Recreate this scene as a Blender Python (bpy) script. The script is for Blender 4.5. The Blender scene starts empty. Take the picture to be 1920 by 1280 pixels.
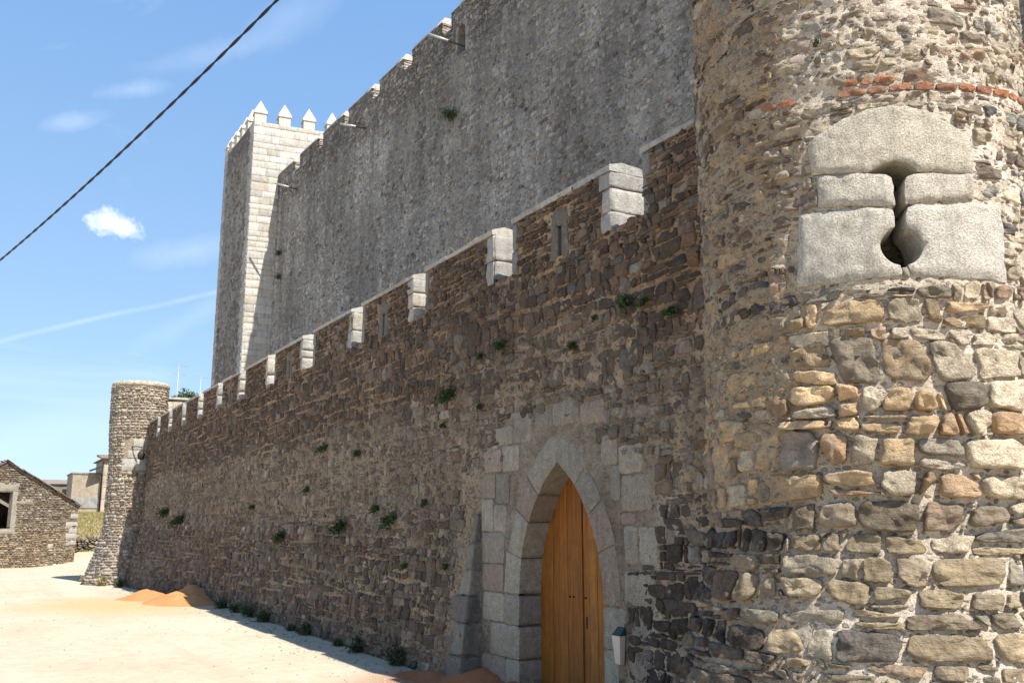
import bpy, math, random, time
import numpy as np
from mathutils import Vector, Matrix, kdtree, noise as mnoise
from mathutils.geometry import delaunay_2d_cdt
T0 = time.time()
random.seed(7); RNG = np.random.default_rng(11)
R_ = math.radians
scene = bpy.context.scene
COL = scene.collection

# ------------------------------------------------------------------ camera, sky, sun, exposure
EYE = 2.16
F_PX, YAW, PITCH = 1750.0, R_(29.868), R_(11.058)
cam_d = bpy.data.cameras.new('camera'); cam = bpy.data.objects.new('camera', cam_d); COL.objects.link(cam)
cam.location = (0, 0, EYE); cam.rotation_euler = (math.pi/2 + PITCH, 0, -YAW)
cam_d.sensor_width = 36; cam_d.lens = F_PX/1920*36; cam_d.clip_end = 6000; cam_d.clip_start = 0.05
scene.camera = cam
SUN_AZ, SUN_EL = R_(169.0), R_(52.5)          # azimuth clockwise from +Y
sdir = Vector((math.sin(SUN_AZ)*math.cos(SUN_EL), math.cos(SUN_AZ)*math.cos(SUN_EL), math.sin(SUN_EL)))
sun_d = bpy.data.lights.new('sun', 'SUN'); sun_d.energy = 4.9; sun_d.angle = R_(0.53); sun_d.color = (1.0, 0.955, 0.88)
sun = bpy.data.objects.new('sun', sun_d); COL.objects.link(sun)
sun.rotation_euler = (-sdir).to_track_quat('-Z', 'Y').to_euler()
scene.view_settings.view_transform = 'Standard'; scene.view_settings.look = 'None'
scene.view_settings.gamma = 1; scene.view_settings.use_curve_mapping = False
scene.view_settings.exposure = 0.86

def px_dir(x, y):
    a0, a1 = x-960.0, -(y-640.0)
    fw = F_PX*math.cos(PITCH)-a1*math.sin(PITCH); up = F_PX*math.sin(PITCH)+a1*math.cos(PITCH)
    v = Vector((a0*math.cos(YAW)+fw*math.sin(YAW), -a0*math.sin(YAW)+fw*math.cos(YAW), up))
    return v.normalized()

world = bpy.data.worlds.new('World'); scene.world = world; world.use_nodes = True
wn = world.node_tree.nodes; wl = world.node_tree.links
for n in list(wn): wn.remove(n)
def N(nodes, t, **kw):
    n = nodes.new(t)
    for k, v in kw.items():
        if k == 'inp':
            for i, val in v.items(): n.inputs[i].default_value = val
        else: setattr(n, k, v)
    return n
def build_world():
    out = N(wn, 'ShaderNodeOutputWorld'); bg = N(wn, 'ShaderNodeBackground', inp={'Strength': 0.115})
    sky = N(wn, 'ShaderNodeTexSky', sky_type='NISHITA', sun_disc=False, sun_elevation=SUN_EL, sun_rotation=SUN_AZ,
            altitude=760.0, air_density=1.0, dust_density=0.6, ozone_density=1.6)
    co = N(wn, 'ShaderNodeTexCoord')
    def m(op, a, b=None, c=None, clamp=False):
        n = N(wn, 'ShaderNodeMath', operation=op, use_clamp=clamp)
        for i, v in enumerate((a, b, c)):
            if v is None: continue
            if hasattr(v, 'links'): wl.new(v, n.inputs[i])
            else: n.inputs[i].default_value = v
        return n.outputs[0]
    def dot(vec):
        n = N(wn, 'ShaderNodeVectorMath', operation='DOT_PRODUCT'); wl.new(co.outputs['Generated'], n.inputs[0])
        n.inputs[1].default_value = vec; return n.outputs['Value']
    def nz(scale, detail=6, rough=.6, sc=(1, 1, 1), dist=0.0):
        mp = N(wn, 'ShaderNodeMapping'); mp.inputs['Scale'].default_value = sc
        wl.new(co.outputs['Generated'], mp.inputs['Vector'])
        t = N(wn, 'ShaderNodeTexNoise', inp={'Scale': scale, 'Detail': detail, 'Roughness': rough, 'Distortion': dist})
        wl.new(mp.outputs[0], t.inputs['Vector']); return t.outputs['Fac']
    def blob(px, py, rx, ry, amt, nscale, thr, ang=0.0):
        d = px_dir(px, py); e1 = (px_dir(px+40, py-40*math.tan(ang))-d).normalized(); e2 = d.cross(e1).normalized()
        u = m('DIVIDE', dot(e1), rx/F_PX); v = m('DIVIDE', dot(e2), ry/F_PX)
        # subtract offset so that the centre direction is zero
        u = m('SUBTRACT', u, d.dot(e1)/(rx/F_PX)); v = m('SUBTRACT', v, d.dot(e2)/(ry/F_PX))
        r = m('SQRT', m('ADD', m('MULTIPLY', u, u), m('MULTIPLY', v, v)))
        fwd = m('GREATER_THAN', dot(d), 0.5)
        fall = m('SUBTRACT', 1.0, r)
        s = m('ADD', fall, m('MULTIPLY', m('SUBTRACT', nz(nscale, 8, .62, dist=.4), 0.5), thr))
        s = m('MULTIPLY', m('MULTIPLY', s, 1.0, clamp=True), fwd)
        return m('MULTIPLY', m('SMOOTH_MIN', s, 1.0, .3), amt)
    masks = [blob(208, 418, 46, 27, .85, 60, 2.2, -.15), blob(238, 432, 34, 16, .5, 80, 1.8, -.4),
             blob(250, 168, 70, 18, .14, 30, 1.5, .1), blob(135, 228, 70, 18, .14, 30, 1.5, .15),
             blob(550, 30, 130, 40, .09, 16, 1.5, .5), blob(400, 100, 140, 24, .09, 22, 1.5, .25),
             blob(360, 470, 110, 30, .13, 24, 1.4, .2), blob(370, 590, 150, 24, .08, 22, 1.4, .5),
             blob(150, 800, 260, 60, .10, 12, 1.4, .1)]
    # condensation trail
    d1, d2 = px_dir(0, 640), px_dir(405, 547); nrm = d1.cross(d2).normalized(); mid = px_dir(120, 612)
    w = m('MULTIPLY', m('ABSOLUTE', m('ADD', dot(nrm), m('MULTIPLY', m('SUBTRACT', nz(9, 2), .5), .006))), 1/0.0036)
    tr = m('SUBTRACT', 1.0, w, clamp=True)
    al = m('MULTIPLY', m('SUBTRACT', dot(mid), math.cos(.30)), 22.0, clamp=True)
    masks.append(m('MULTIPLY', m('MULTIPLY', tr, al), m('MULTIPLY', nz(20, 5), .26)))
    # thin cirrus everywhere
    ci = m('MULTIPLY', m('SUBTRACT', nz(3.2, 8, .6, (1, 1, 3.5), .6), .60, clamp=True), .8)
    masks.append(ci)
    tot = masks[0]
    for k in masks[1:]: tot = m('ADD', tot, k)
    tot = m('MINIMUM', tot, 0.85)
    mix = N(wn, 'ShaderNodeMix', data_type='RGBA'); wl.new(tot, mix.inputs['Factor'])
    hs = N(wn, 'ShaderNodeMix', data_type='RGBA', blend_type='MULTIPLY', inp={'Factor': 1.0}); wl.new(sky.outputs[0], hs.inputs['A'])
    hs.inputs['B'].default_value = (1.1, 1.05, 1.0, 1)
    sz = N(wn, 'ShaderNodeSeparateXYZ'); wl.new(co.outputs['Generated'], sz.inputs[0])
    gr = N(wn, 'ShaderNodeMapRange', inp={'From Min': 0.0, 'From Max': .62}); wl.new(sz.outputs[2], gr.inputs['Value'])
    gc = N(wn, 'ShaderNodeMix', data_type='RGBA'); wl.new(gr.outputs[0], gc.inputs['Factor'])
    gc.inputs['A'].default_value = (2.05, 3.25, 4.6, 1); gc.inputs['B'].default_value = (1.05, 2.3, 4.6, 1)
    g2 = N(wn, 'ShaderNodeMix', data_type='RGBA', inp={'Factor': .70}); wl.new(hs.outputs['Result'], g2.inputs['A']); wl.new(gc.outputs['Result'], g2.inputs['B'])
    wl.new(g2.outputs['Result'], mix.inputs['A']); mix.inputs['B'].default_value = (7.4, 7.8, 8.4, 1)
    wl.new(mix.outputs['Result'], bg.inputs['Color']); wl.new(bg.outputs[0], out.inputs[0])
build_world()

# ------------------------------------------------------------------ materials
def coords(nt, scale=1.0):
    g = nt.nodes.new('ShaderNodeNewGeometry'); return g.outputs['Position']
def mat_new(name):
    m = bpy.data.materials.new(name); m.use_nodes = True; nt = m.node_tree
    for n in list(nt.nodes): nt.nodes.remove(n)
    out = nt.nodes.new('ShaderNodeOutputMaterial'); b = nt.nodes.new('ShaderNodeBsdfPrincipled')
    nt.links.new(b.outputs[0], out.inputs[0]); b.inputs['Roughness'].default_value = .9
    b.inputs['Specular IOR Level'].default_value = .25
    return m, nt, b
def noise_n(nt, vec, scale, detail=5, rough=.6, dist=0.0):
    t = N(nt.nodes, 'ShaderNodeTexNoise', inp={'Scale': scale, 'Detail': detail, 'Roughness': rough, 'Distortion': dist})
    nt.links.new(vec, t.inputs['Vector']); return t.outputs['Fac']
def ramp(nt, fac, a, b, lo, hi):
    r = N(nt.nodes, 'ShaderNodeMapRange', inp={'From Min': a, 'From Max': b, 'To Min': lo, 'To Max': hi}); r.clamp = True
    nt.links.new(fac, r.inputs['Value']); return r.outputs[0]
def mixc(nt, fac, A, B, blend='MIX'):
    x = N(nt.nodes, 'ShaderNodeMix', data_type='RGBA', blend_type=blend)
    for s, v in (('Factor', fac), ('A', A), ('B', B)):
        if hasattr(v, 'links'): nt.links.new(v, x.inputs[s])
        elif s == 'Factor': x.inputs[s].default_value = v
        else: x.inputs[s].default_value = (*v[:3], 1)
    return x.outputs['Result']
def mth(nt, op, a, b=None, clamp=False):
    n = N(nt.nodes, 'ShaderNodeMath', operation=op, use_clamp=clamp)
    for i, v in enumerate((a, b)):
        if v is None: continue
        if hasattr(v, 'links'): nt.links.new(v, n.inputs[i])
        else: n.inputs[i].default_value = v
    return n.outputs[0]
def bump(nt, h, b, strength, dist):
    n = N(nt.nodes, 'ShaderNodeBump', inp={'Strength': strength, 'Distance': dist}); nt.links.new(h, n.inputs['Height'])
    nt.links.new(n.outputs[0], b.inputs['Normal']); return n

def stone_material(name, fine=1.0, bumpd=.012, lichen=(.42, .40, .34), lich_amt=.55, grain=0.35, smear=(.28, .22, .16), sm_amt=.0):
    m, nt, b = mat_new(name); L = nt.links
    P = coords(nt); at = N(nt.nodes, 'ShaderNodeAttribute', attribute_name='Col')
    n1 = noise_n(nt, P, 9*fine, 7, .65); n2 = noise_n(nt, P, 55*fine, 4, .7); n3 = noise_n(nt, P, 2.2, 6, .65)
    c = mixc(nt, 1.0, at.outputs['Color'], mixc(nt, ramp(nt, n1, .3, .7, 0, 1), (1-grain,)*3, (1+grain,)*3), 'MULTIPLY')
    # granite speckle, carried by the attribute's alpha
    sp = mth(nt, 'MULTIPLY', ramp(nt, n2, .38, .62, 0, 1), 1.0)
    spc = mixc(nt, sp, (.52, .52, .53), (1.28, 1.27, 1.24))
    c = mixc(nt, mth(nt, 'MULTIPLY', at.outputs['Alpha'], .85), c, mixc(nt, 1.0, c, spc, 'MULTIPLY'))
    li = mth(nt, 'MULTIPLY', ramp(nt, mth(nt, 'MULTIPLY', n3, n1), .30, .42, 0, 1), lich_amt)
    c = mixc(nt, li, c, lichen)
    if sm_amt > 0:
        n5 = noise_n(nt, P, 6.5, 9, .78)
        c = mixc(nt, mth(nt, 'MULTIPLY', ramp(nt, n5, .42, .62, 0, 1), sm_amt), c, smear)
    ms = N(nt.nodes, 'ShaderNodeMapping'); ms.inputs['Scale'].default_value = (1, 1, .12); L.new(P, ms.inputs[0]); ns = noise_n(nt, ms.outputs[0], 9, 5, .7)
    c = mixc(nt, mth(nt, 'MULTIPLY', ramp(nt, ns, .5, .68, 0, 1), .32), c, (.12, .105, .085))
    n4 = noise_n(nt, P, 1.3, 5, .7)
    c = mixc(nt, mth(nt, 'MULTIPLY', ramp(nt, n4, .55, .72, 0, 1), .35), c, (.075, .062, .05))
    L.new(c, b.inputs['Base Color'])
    mp = N(nt.nodes, 'ShaderNodeMapping'); mp.inputs['Scale'].default_value = (1, 1, 4.5); mp.inputs['Rotation'].default_value = (.12, .1, 0); L.new(P, mp.inputs[0])
    st = noise_n(nt, mp.outputs[0], 9*fine, 6, .7, .5)
    vo = N(nt.nodes, 'ShaderNodeTexVoronoi', feature='F1', inp={'Scale': 17*fine, 'Randomness': 1}); L.new(P, vo.inputs['Vector'])
    ang = mth(nt, 'SUBTRACT', 1.0, at.outputs['Alpha'], True)
    h = mth(nt, 'ADD', mth(nt, 'MULTIPLY', n1, 1.1), mth(nt, 'MULTIPLY', n2, mth(nt, 'ADD', .7, mth(nt, 'MULTIPLY', at.outputs['Alpha'], .9))))
    h = mth(nt, 'ADD', h, mth(nt, 'MULTIPLY', mth(nt, 'ADD', mth(nt, 'MULTIPLY', st, 1.3), mth(nt, 'MULTIPLY', vo.outputs['Distance'], .9)), ang))
    bump(nt, h, b, 1.0, bumpd*1.5)
    return m
def mortar_material(name, bumpd=.02, sc=1.0, dark=(.5, .45, .4), chip=0.0, cscale=22, cpal=((.10, .08, .065), (.30, .27, .23))):
    m, nt, b = mat_new(name); L = nt.links
    P = coords(nt); at = N(nt.nodes, 'ShaderNodeAttribute', attribute_name='Col')
    n1 = noise_n(nt, P, 5*sc, 8, .7); n2 = noise_n(nt, P, 38*sc, 5, .7); n3 = noise_n(nt, P, 1.1, 5, .6)
    c = mixc(nt, 1.0, at.outputs['Color'], mixc(nt, ramp(nt, n1, .3, .7, 0, 1), (.66, .64, .6), (1.22, 1.2, 1.16)), 'MULTIPLY')
    c = mixc(nt, 1.0, c, mixc(nt, ramp(nt, n2, .35, .65, 0, 1), (.72, .7, .68), (1.15, 1.15, 1.15)), 'MULTIPLY')
    c = mixc(nt, 1.0, c, mixc(nt, ramp(nt, n3, .4, .68, 0, 1), (1, 1, 1), dark), 'MULTIPLY')
    h = mth(nt, 'ADD', mth(nt, 'MULTIPLY', n1, 1.2), mth(nt, 'MULTIPLY', n2, .7))
    if chip > 0:
        mp = N(nt.nodes, 'ShaderNodeMapping'); mp.inputs['Scale'].default_value = (1, 1, 1.7); L.new(P, mp.inputs[0])
        wv = N(nt.nodes, 'ShaderNodeTexNoise', inp={'Scale': 9, 'Detail': 3}); L.new(mp.outputs[0], wv.inputs['Vector'])
        va = N(nt.nodes, 'ShaderNodeVectorMath', operation='MULTIPLY_ADD'); L.new(wv.outputs['Color'], va.inputs[0]); va.inputs[1].default_value = (.07, .07, .07); L.new(mp.outputs[0], va.inputs[2])
        vo = N(nt.nodes, 'ShaderNodeTexVoronoi', feature='F1', inp={'Scale': cscale, 'Randomness': 1}); L.new(va.outputs[0], vo.inputs['Vector'])
        sp = N(nt.nodes, 'ShaderNodeSeparateColor'); L.new(vo.outputs['Color'], sp.inputs[0])
        sel = ramp(nt, sp.outputs[0], 1-chip-.02, 1-chip+.02, 0, 1); ins = ramp(nt, vo.outputs['Distance'], .42, .58, 1, 0); mk = mth(nt, 'MULTIPLY', mth(nt, 'MULTIPLY', sel, ins), mth(nt, 'SUBTRACT', 1.0, at.outputs['Alpha'], True))
        cc = mixc(nt, sp.outputs[1], cpal[0], cpal[1]); c = mixc(nt, mth(nt, 'MULTIPLY', mk, .85), c, cc)
        h = mth(nt, 'ADD', h, mth(nt, 'MULTIPLY', mk, .8))
    L.new(c, b.inputs['Base Color'])
    bump(nt, h, b, 1.0, bumpd)
    return m
def plain_material(name, col, rough=.8, metal=0.0, var=.25, scale=12, bumpd=.004):
    m, nt, b = mat_new(name); P = coords(nt); n1 = noise_n(nt, P, scale, 6, .65)
    c = mixc(nt, ramp(nt, n1, .3, .7, 0, 1), tuple(x*(1-var) for x in col), tuple(x*(1+var) for x in col))
    nt.links.new(c, b.inputs['Base Color']); b.inputs['Roughness'].default_value = rough; b.inputs['Metallic'].default_value = metal
    bump(nt, n1, b, .8, bumpd); return m

M_NEAR = stone_material('tower_stone', 1.0, .022, lich_amt=.25, smear=(.42, .355, .27), sm_amt=.38)
M_WALL = stone_material('wall_stone', 1.0, .026, (.22, .19, .145), .5, smear=(.18, .125, .08), sm_amt=.55)
M_KEEP = stone_material('keep_stone', .8, .02, (.24, .23, .21), .5, grain=.4, smear=(.28, .258, .228), sm_amt=.6)
M_GRAN = stone_material('granite', 1.25, .013, (.46, .42, .34), .35, grain=.18)
M_ASH = stone_material('pale_granite_ashlar', .8, .01, (.5, .47, .4), .2, grain=.16)
M_FAR = stone_material('far_stone', .9, .02, (.36, .33, .27), .3)
M_MN = mortar_material('tower_mortar', .026, 1.6, (.84, .79, .72), .42, 21, ((.13, .10, .08), (.42, .36, .28)))
M_MW = mortar_material('wall_mortar', .026, 1.4, (.55, .5, .45), .5, 17, ((.07, .055, .045), (.24, .20, .16)))
M_MK = mortar_material('keep_render', .03, .9, (.70, .68, .66), .62, 7.5, ((.085, .08, .078), (.30, .285, .27)))
M_IRON = plain_material('rusty_iron', (.06, .045, .04), .7, .6)
M_PALEPOLE = plain_material('galvanised_and_sunlit_iron', (.45, .44, .42), .5, .5)  # aerial metal; also the painted sunlight on the rods' outer halves
M_CABLE = plain_material('cable_rubber', (.02, .018, .03), .5, 0, .2, 60, .001)
M_CREAM = plain_material('cream_plastic', (.55, .45, .36), .45, 0, .08, 8, .001)
M_TEAL = plain_material('dark_teal_lid', (.03, .045, .045), .5, 0, .15, 8, .001)
M_LEAF = None
def leaf_material(name, a, b_):
    m, nt, b = mat_new(name); P = coords(nt)
    n1 = noise_n(nt, P, 14, 3); oi = N(nt.nodes, 'ShaderNodeAttribute', attribute_name='Col')
    c = mixc(nt, ramp(nt, n1, .3, .7, 0, 1), a, b_)
    c = mixc(nt, 1.0, c, oi.outputs['Color'], 'MULTIPLY')
    nt.links.new(c, b.inputs['Base Color']); b.inputs['Roughness'].default_value = .6
    try: b.inputs['Transmission Weight'].default_value = 0
    except Exception: pass
    return m
M_LEAF = leaf_material('wall_plant_leaves', (.030, .055, .016), (.065, .095, .028))
M_LEAFD = leaf_material('weed_leaves', (.028, .045, .020), (.060, .080, .032))
M_DRY = leaf_material('dry_stalks', (.20, .15, .07), (.30, .24, .12))
M_GRASS = leaf_material('bank_grass_blades', (.15, .14, .05), (.36, .30, .14))
M_STEM = plain_material('stem', (.09, .07, .04), .9)

# ------------------------------------------------------------------ helpers
def tag(o, label=None, cat=None, group=None, kind=None):
    if label: o['label'] = label
    if cat: o['category'] = cat
    if group: o['group'] = group
    if kind: o['kind'] = kind
    return o
def empty(name, loc, label=None, cat=None, group=None):
    o = bpy.data.objects.new(name, None); COL.objects.link(o); o.location = loc; o.empty_display_size = .2
    return tag(o, label, cat, group)
def base_of(p):
    b = Vector((0, 0, 0))
    while p is not None: b += p.location; p = p.parent
    return b
def mesh(name, V, faces, mat, parent=None, col=None, smooth=True, kind=None):
    """V in world coordinates; the object sits at the world origin whatever its parent"""
    me = bpy.data.meshes.new(name); V = np.asarray(V, float)
    if isinstance(faces, np.ndarray):
        n, k = faces.shape
        me.vertices.add(len(V)); me.vertices.foreach_set('co', V.ravel())
        me.loops.add(n*k); me.loops.foreach_set('vertex_index', faces.ravel().astype(np.int32))
        me.polygons.add(n); me.polygons.foreach_set('loop_start', np.arange(0, n*k, k, dtype=np.int32))
        me.polygons.foreach_set('loop_total', np.full(n, k, np.int32)); me.update(calc_edges=True)
    else:
        me.from_pydata(V.tolist(), [], faces); me.update()
    if smooth: me.polygons.foreach_set('use_smooth', np.ones(len(me.polygons), bool))
    if col is None: col = (1, 1, 1, 0)
    ca = me.color_attributes.new('Col', 'FLOAT_COLOR', 'POINT')
    c = np.asarray(col, np.float32)
    if c.ndim == 1: c = np.tile(c if len(c) == 4 else (*c, 0.0), (len(V), 1))
    ca.data.foreach_set('color', c.astype(np.float32).ravel())
    if mat: me.materials.append(mat)
    o = bpy.data.objects.new(name, me); COL.objects.link(o)
    if parent is not None: o.parent = parent; o.location = -base_of(parent)
    if kind: o['kind'] = kind
    return o
def _h(ix, iy, s):
    n = (ix.astype(np.int64)*374761393 + iy.astype(np.int64)*668265263 + s*2147483647) & 0xffffffff
    n = ((n ^ (n >> 13))*1274126177) & 0xffffffff; n = n ^ (n >> 16)
    return (n & 0xffffff)/float(0xffffff)
def vn(x, y, s=0):
    x = np.asarray(x, float); y = np.asarray(y, float)
    ix = np.floor(x); iy = np.floor(y); fx = x-ix; fy = y-iy; fx = fx*fx*(3-2*fx); fy = fy*fy*(3-2*fy)
    a = _h(ix, iy, s); b = _h(ix+1, iy, s); c = _h(ix, iy+1, s); d = _h(ix+1, iy+1, s)
    return (a*(1-fx)+b*fx)*(1-fy)+(c*(1-fx)+d*fx)*fy
def fbm(x, y, s=0, o=4, g=.5):
    t = 0; a = 1; w = 0; x = np.asarray(x, float); y = np.asarray(y, float)
    for k in range(o): t = t+a*vn(x*2**k, y*2**k, s+k); w += a; a *= g
    return t/w
def sstep(a, b, x): t = np.clip((np.asarray(x, float)-a)/(b-a), 0, 1); return t*t*(3-2*t)

def px_scale(P):
    """approximate pixels per metre and whether in front (photo pixels)"""
    X, Y, Z = P[:, 0], P[:, 1], P[:, 2]-EYE
    fw = X*math.sin(YAW)+Y*math.cos(YAW); r = X*math.cos(YAW)-Y*math.sin(YAW)
    zc = fw*math.cos(PITCH)+Z*math.sin(PITCH); yc = -fw*math.sin(PITCH)+Z*math.cos(PITCH)
    zc = np.where(zc > .2, zc, 1e6); x = 960+F_PX*r/zc; y = 640-F_PX*yc/zc
    vis = (x > -20) & (x < 1940) & (y > -20) & (y < 1300) & (zc < 1e5)
    return F_PX/zc, vis

def clip_poly(poly, nx, ny, d):
    out = []; n = len(poly)
    px, py = poly[-1]; pd = nx*px+ny*py-d
    for (x, y) in poly:
        cd = nx*x+ny*y-d
        if cd <= 0:
            if pd > 0: t = pd/(pd-cd); out.append((px+(x-px)*t, py+(y-py)*t))
            out.append((x, y))
        elif pd <= 0:
            t = pd/(pd-cd); out.append((px+(x-px)*t, py+(y-py)*t))
        px, py, pd = x, y, cd
    return out
def chips(pts, frac, size):
    out = list(pts)
    for k in range(int(len(pts)*frac)):
        p = random.choice(pts); out.append((p[0]+random.uniform(-.6, .6)*size*3, p[1]+random.choice((-1, 1))*random.uniform(.25, .6)*size*1.4, -random.uniform(.25, .75)*size*size*.5))
    return out
def cells(pts, lim, st, wv=0.0):
    kd = kdtree.KDTree(len(pts)); S = [(p[0], p[1]*st) for p in pts]
    for i, p in enumerate(S): kd.insert((p[0], p[1], 0), i)
    kd.balance(); res = []; Wt = [(p[2] if len(p) > 2 else random.uniform(-.5, 1)*wv) for p in pts]
    for i, (x, y) in enumerate(S):
        L = lim; poly = [(x-L, y-L), (x+L, y-L), (x+L, y+L), (x-L, y+L)]
        mr = 2*L*L
        for co, j, dist in kd.find_n((x, y, 0), 18):
            if j == i: continue
            if dist*dist/4 > mr*1.6+.004: break
            dx, dy = co[0]-x, co[1]-y
            if dist < 1e-6: continue
            nx, ny = dx/dist, dy/dist; d = nx*x+ny*y+(dist*dist+Wt[i]-Wt[j])/(2*dist)
            poly = clip_poly(poly, nx, ny, d)
            if len(poly) < 3: break
            mr = max((a-x)**2+(b-y)**2 for a, b in poly)
        if len(poly) >= 3:
            ar = abs(sum(poly[k][0]*poly[(k+1) % len(poly)][1]-poly[(k+1) % len(poly)][0]*poly[k][1] for k in range(len(poly))))/2/st
        res.append([(a, b/st) for a, b in poly] if len(poly) >= 3 and ar > 4e-4 else None)
    return res
def gen_rows(u0, u1, v0, v1, rowfn, wob=.05, jit=.25, drop=.2, dbl=.14):
    pts = []; v = v0
    while v < v1:
        h, w = rowfn(v); h *= random.uniform(.72, 1.3); u = u0-random.random()*w
        while u < u1:
            wi = w*math.exp(random.gauss(0, .38)); uu = u+wi/2
            q = random.random(); vv = v+h/2+random.uniform(-jit, jit)*h+wob*(math.sin(uu*1.3+v*.7)+.5*math.sin(uu*3.1-v*2.)); u += wi
            if q < drop: continue
            if q < drop+dbl: pts.append((uu+random.uniform(-.1, .1)*wi, vv-h*.27)); pts.append((uu+random.uniform(-.1, .1)*wi, vv+h*.27))
            else: pts.append((uu, vv))
        v += h
    return pts
def coursed(u0, u1, v0, v1, rowfn, seed=0, split=.26, vsplit=.14, cut=.55, amp=.75, tilt=.0):
    out = []; v = v0; k = 0; fr = lambda u, kk, h: (float(vn(u/(h*4.2), kk*7.31, seed))-.5)*h*amp+(float(vn(u/(h*1.6), kk*3.7, seed+1))-.5)*h*.28
    while v < v1:
        h, w = rowfn(v); h *= random.uniform(.7, 1.35); u = u0-random.random()*w; sb = st = 0; B = v+fr(u, k, h); T = v+h+fr(u, k+1, h)
        while u < u1:
            wi = min(max(w*math.exp(random.gauss(0, .42)), .25*h), 1.9*w); u2 = u+wi; B2 = v+fr(u2, k, h); T2 = v+h+fr(u2, k+1, h)
            sb2, st2 = random.gauss(0, .14)*h, random.gauss(0, .14)*h
            p = [(u+sb, B), ((u+u2)/2+sb, (B+B2)/2-random.uniform(0, .10)*h), (u2+sb2, B2), (u2+st2, T2), ((u+u2)/2+st, (T+T2)/2+random.uniform(0, .10)*h), (u+st, T)]
            if min(T-B, T2-B2) > .22*h:
                r = random.random(); hh = (T+T2-B-B2)/2
                if r < split and hh > .6*h:
                    m = (B+B2)/2+hh*random.uniform(.3, .7); sl = random.uniform(-.15, .15); q = math.hypot(sl, 1); cx = (u+u2)/2
                    out += [clip_poly(p, -sl/q, 1/q, (m-sl*cx)/q), clip_poly(p, sl/q, -1/q, -(m-sl*cx)/q)]
                elif r < split+vsplit and wi > h:
                    m = u+wi*random.uniform(.25, .75); sl = random.uniform(-.3, .3); q = math.hypot(sl, 1); cy = (B+T)/2
                    out += [clip_poly(p, 1/q, sl/q, (m+sl*cy)/q), clip_poly(p, -1/q, -sl/q, -(m+sl*cy)/q)]
                else:
                    if random.random() < cut:
                        a = random.choice((0, 2, 3, 5)); cx, cy = (u+u2)/2, (B+T)/2; dx, dy = (p[a][0]-cx), (p[a][1]-cy); l = math.hypot(dx*h, dy*wi)+1e-9
                        nx, ny = dx*h/l, dy*wi/l; l2 = math.hypot(nx, ny); nx /= l2; ny /= l2; dd = (nx*dx+ny*dy)*random.uniform(.5, .85)
                        c1 = clip_poly(p, nx, ny, nx*cx+ny*cy+dd); c2 = clip_poly(p, -nx, -ny, -(nx*cx+ny*cy+dd))
                        out.append(c1)
                        if random.random() < .75: out.append(c2)
                    else: out.append(p)
            u, B, T, sb, st = u2, B2, T2, sb2, st2
        v += h; k += 1
    res = []
    for p in out:
        if len(p) < 3: continue
        ar = abs(sum(p[k][0]*p[(k+1) % len(p)][1]-p[(k+1) % len(p)][0]*p[k][1] for k in range(len(p))))/2
        if ar > 5e-4: res.append(p)
    return res
def split_cells(polys, prob, minh):
    out = []
    for p in polys:
        if p is None: continue
        ys = [b for a, b in p]; xs = [a for a, b in p]; hh = max(ys)-min(ys); ww = max(xs)-min(xs)
        if hh > minh and random.random() < prob:
            m = min(ys)+hh*random.uniform(.35, .65); sl = random.uniform(-.12, .12); k = math.hypot(sl, 1)
            cx = sum(xs)/len(xs)
            A = clip_poly(p, -sl/k, 1/k, (m-sl*cx)/k); B = clip_poly(p, sl/k, -1/k, -(m-sl*cx)/k)
            for q in (A, B):
                if len(q) >= 3: out.append(q)
        elif ww > 2*minh and random.random() < prob:
            m = min(xs)+ww*random.uniform(.3, .7)
            for q in (clip_poly(p, 1, 0, m), clip_poly(p, -1, 0, -m)):
                if len(q) >= 3: out.append(q)
        else: out.append(p)
    return out

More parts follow.
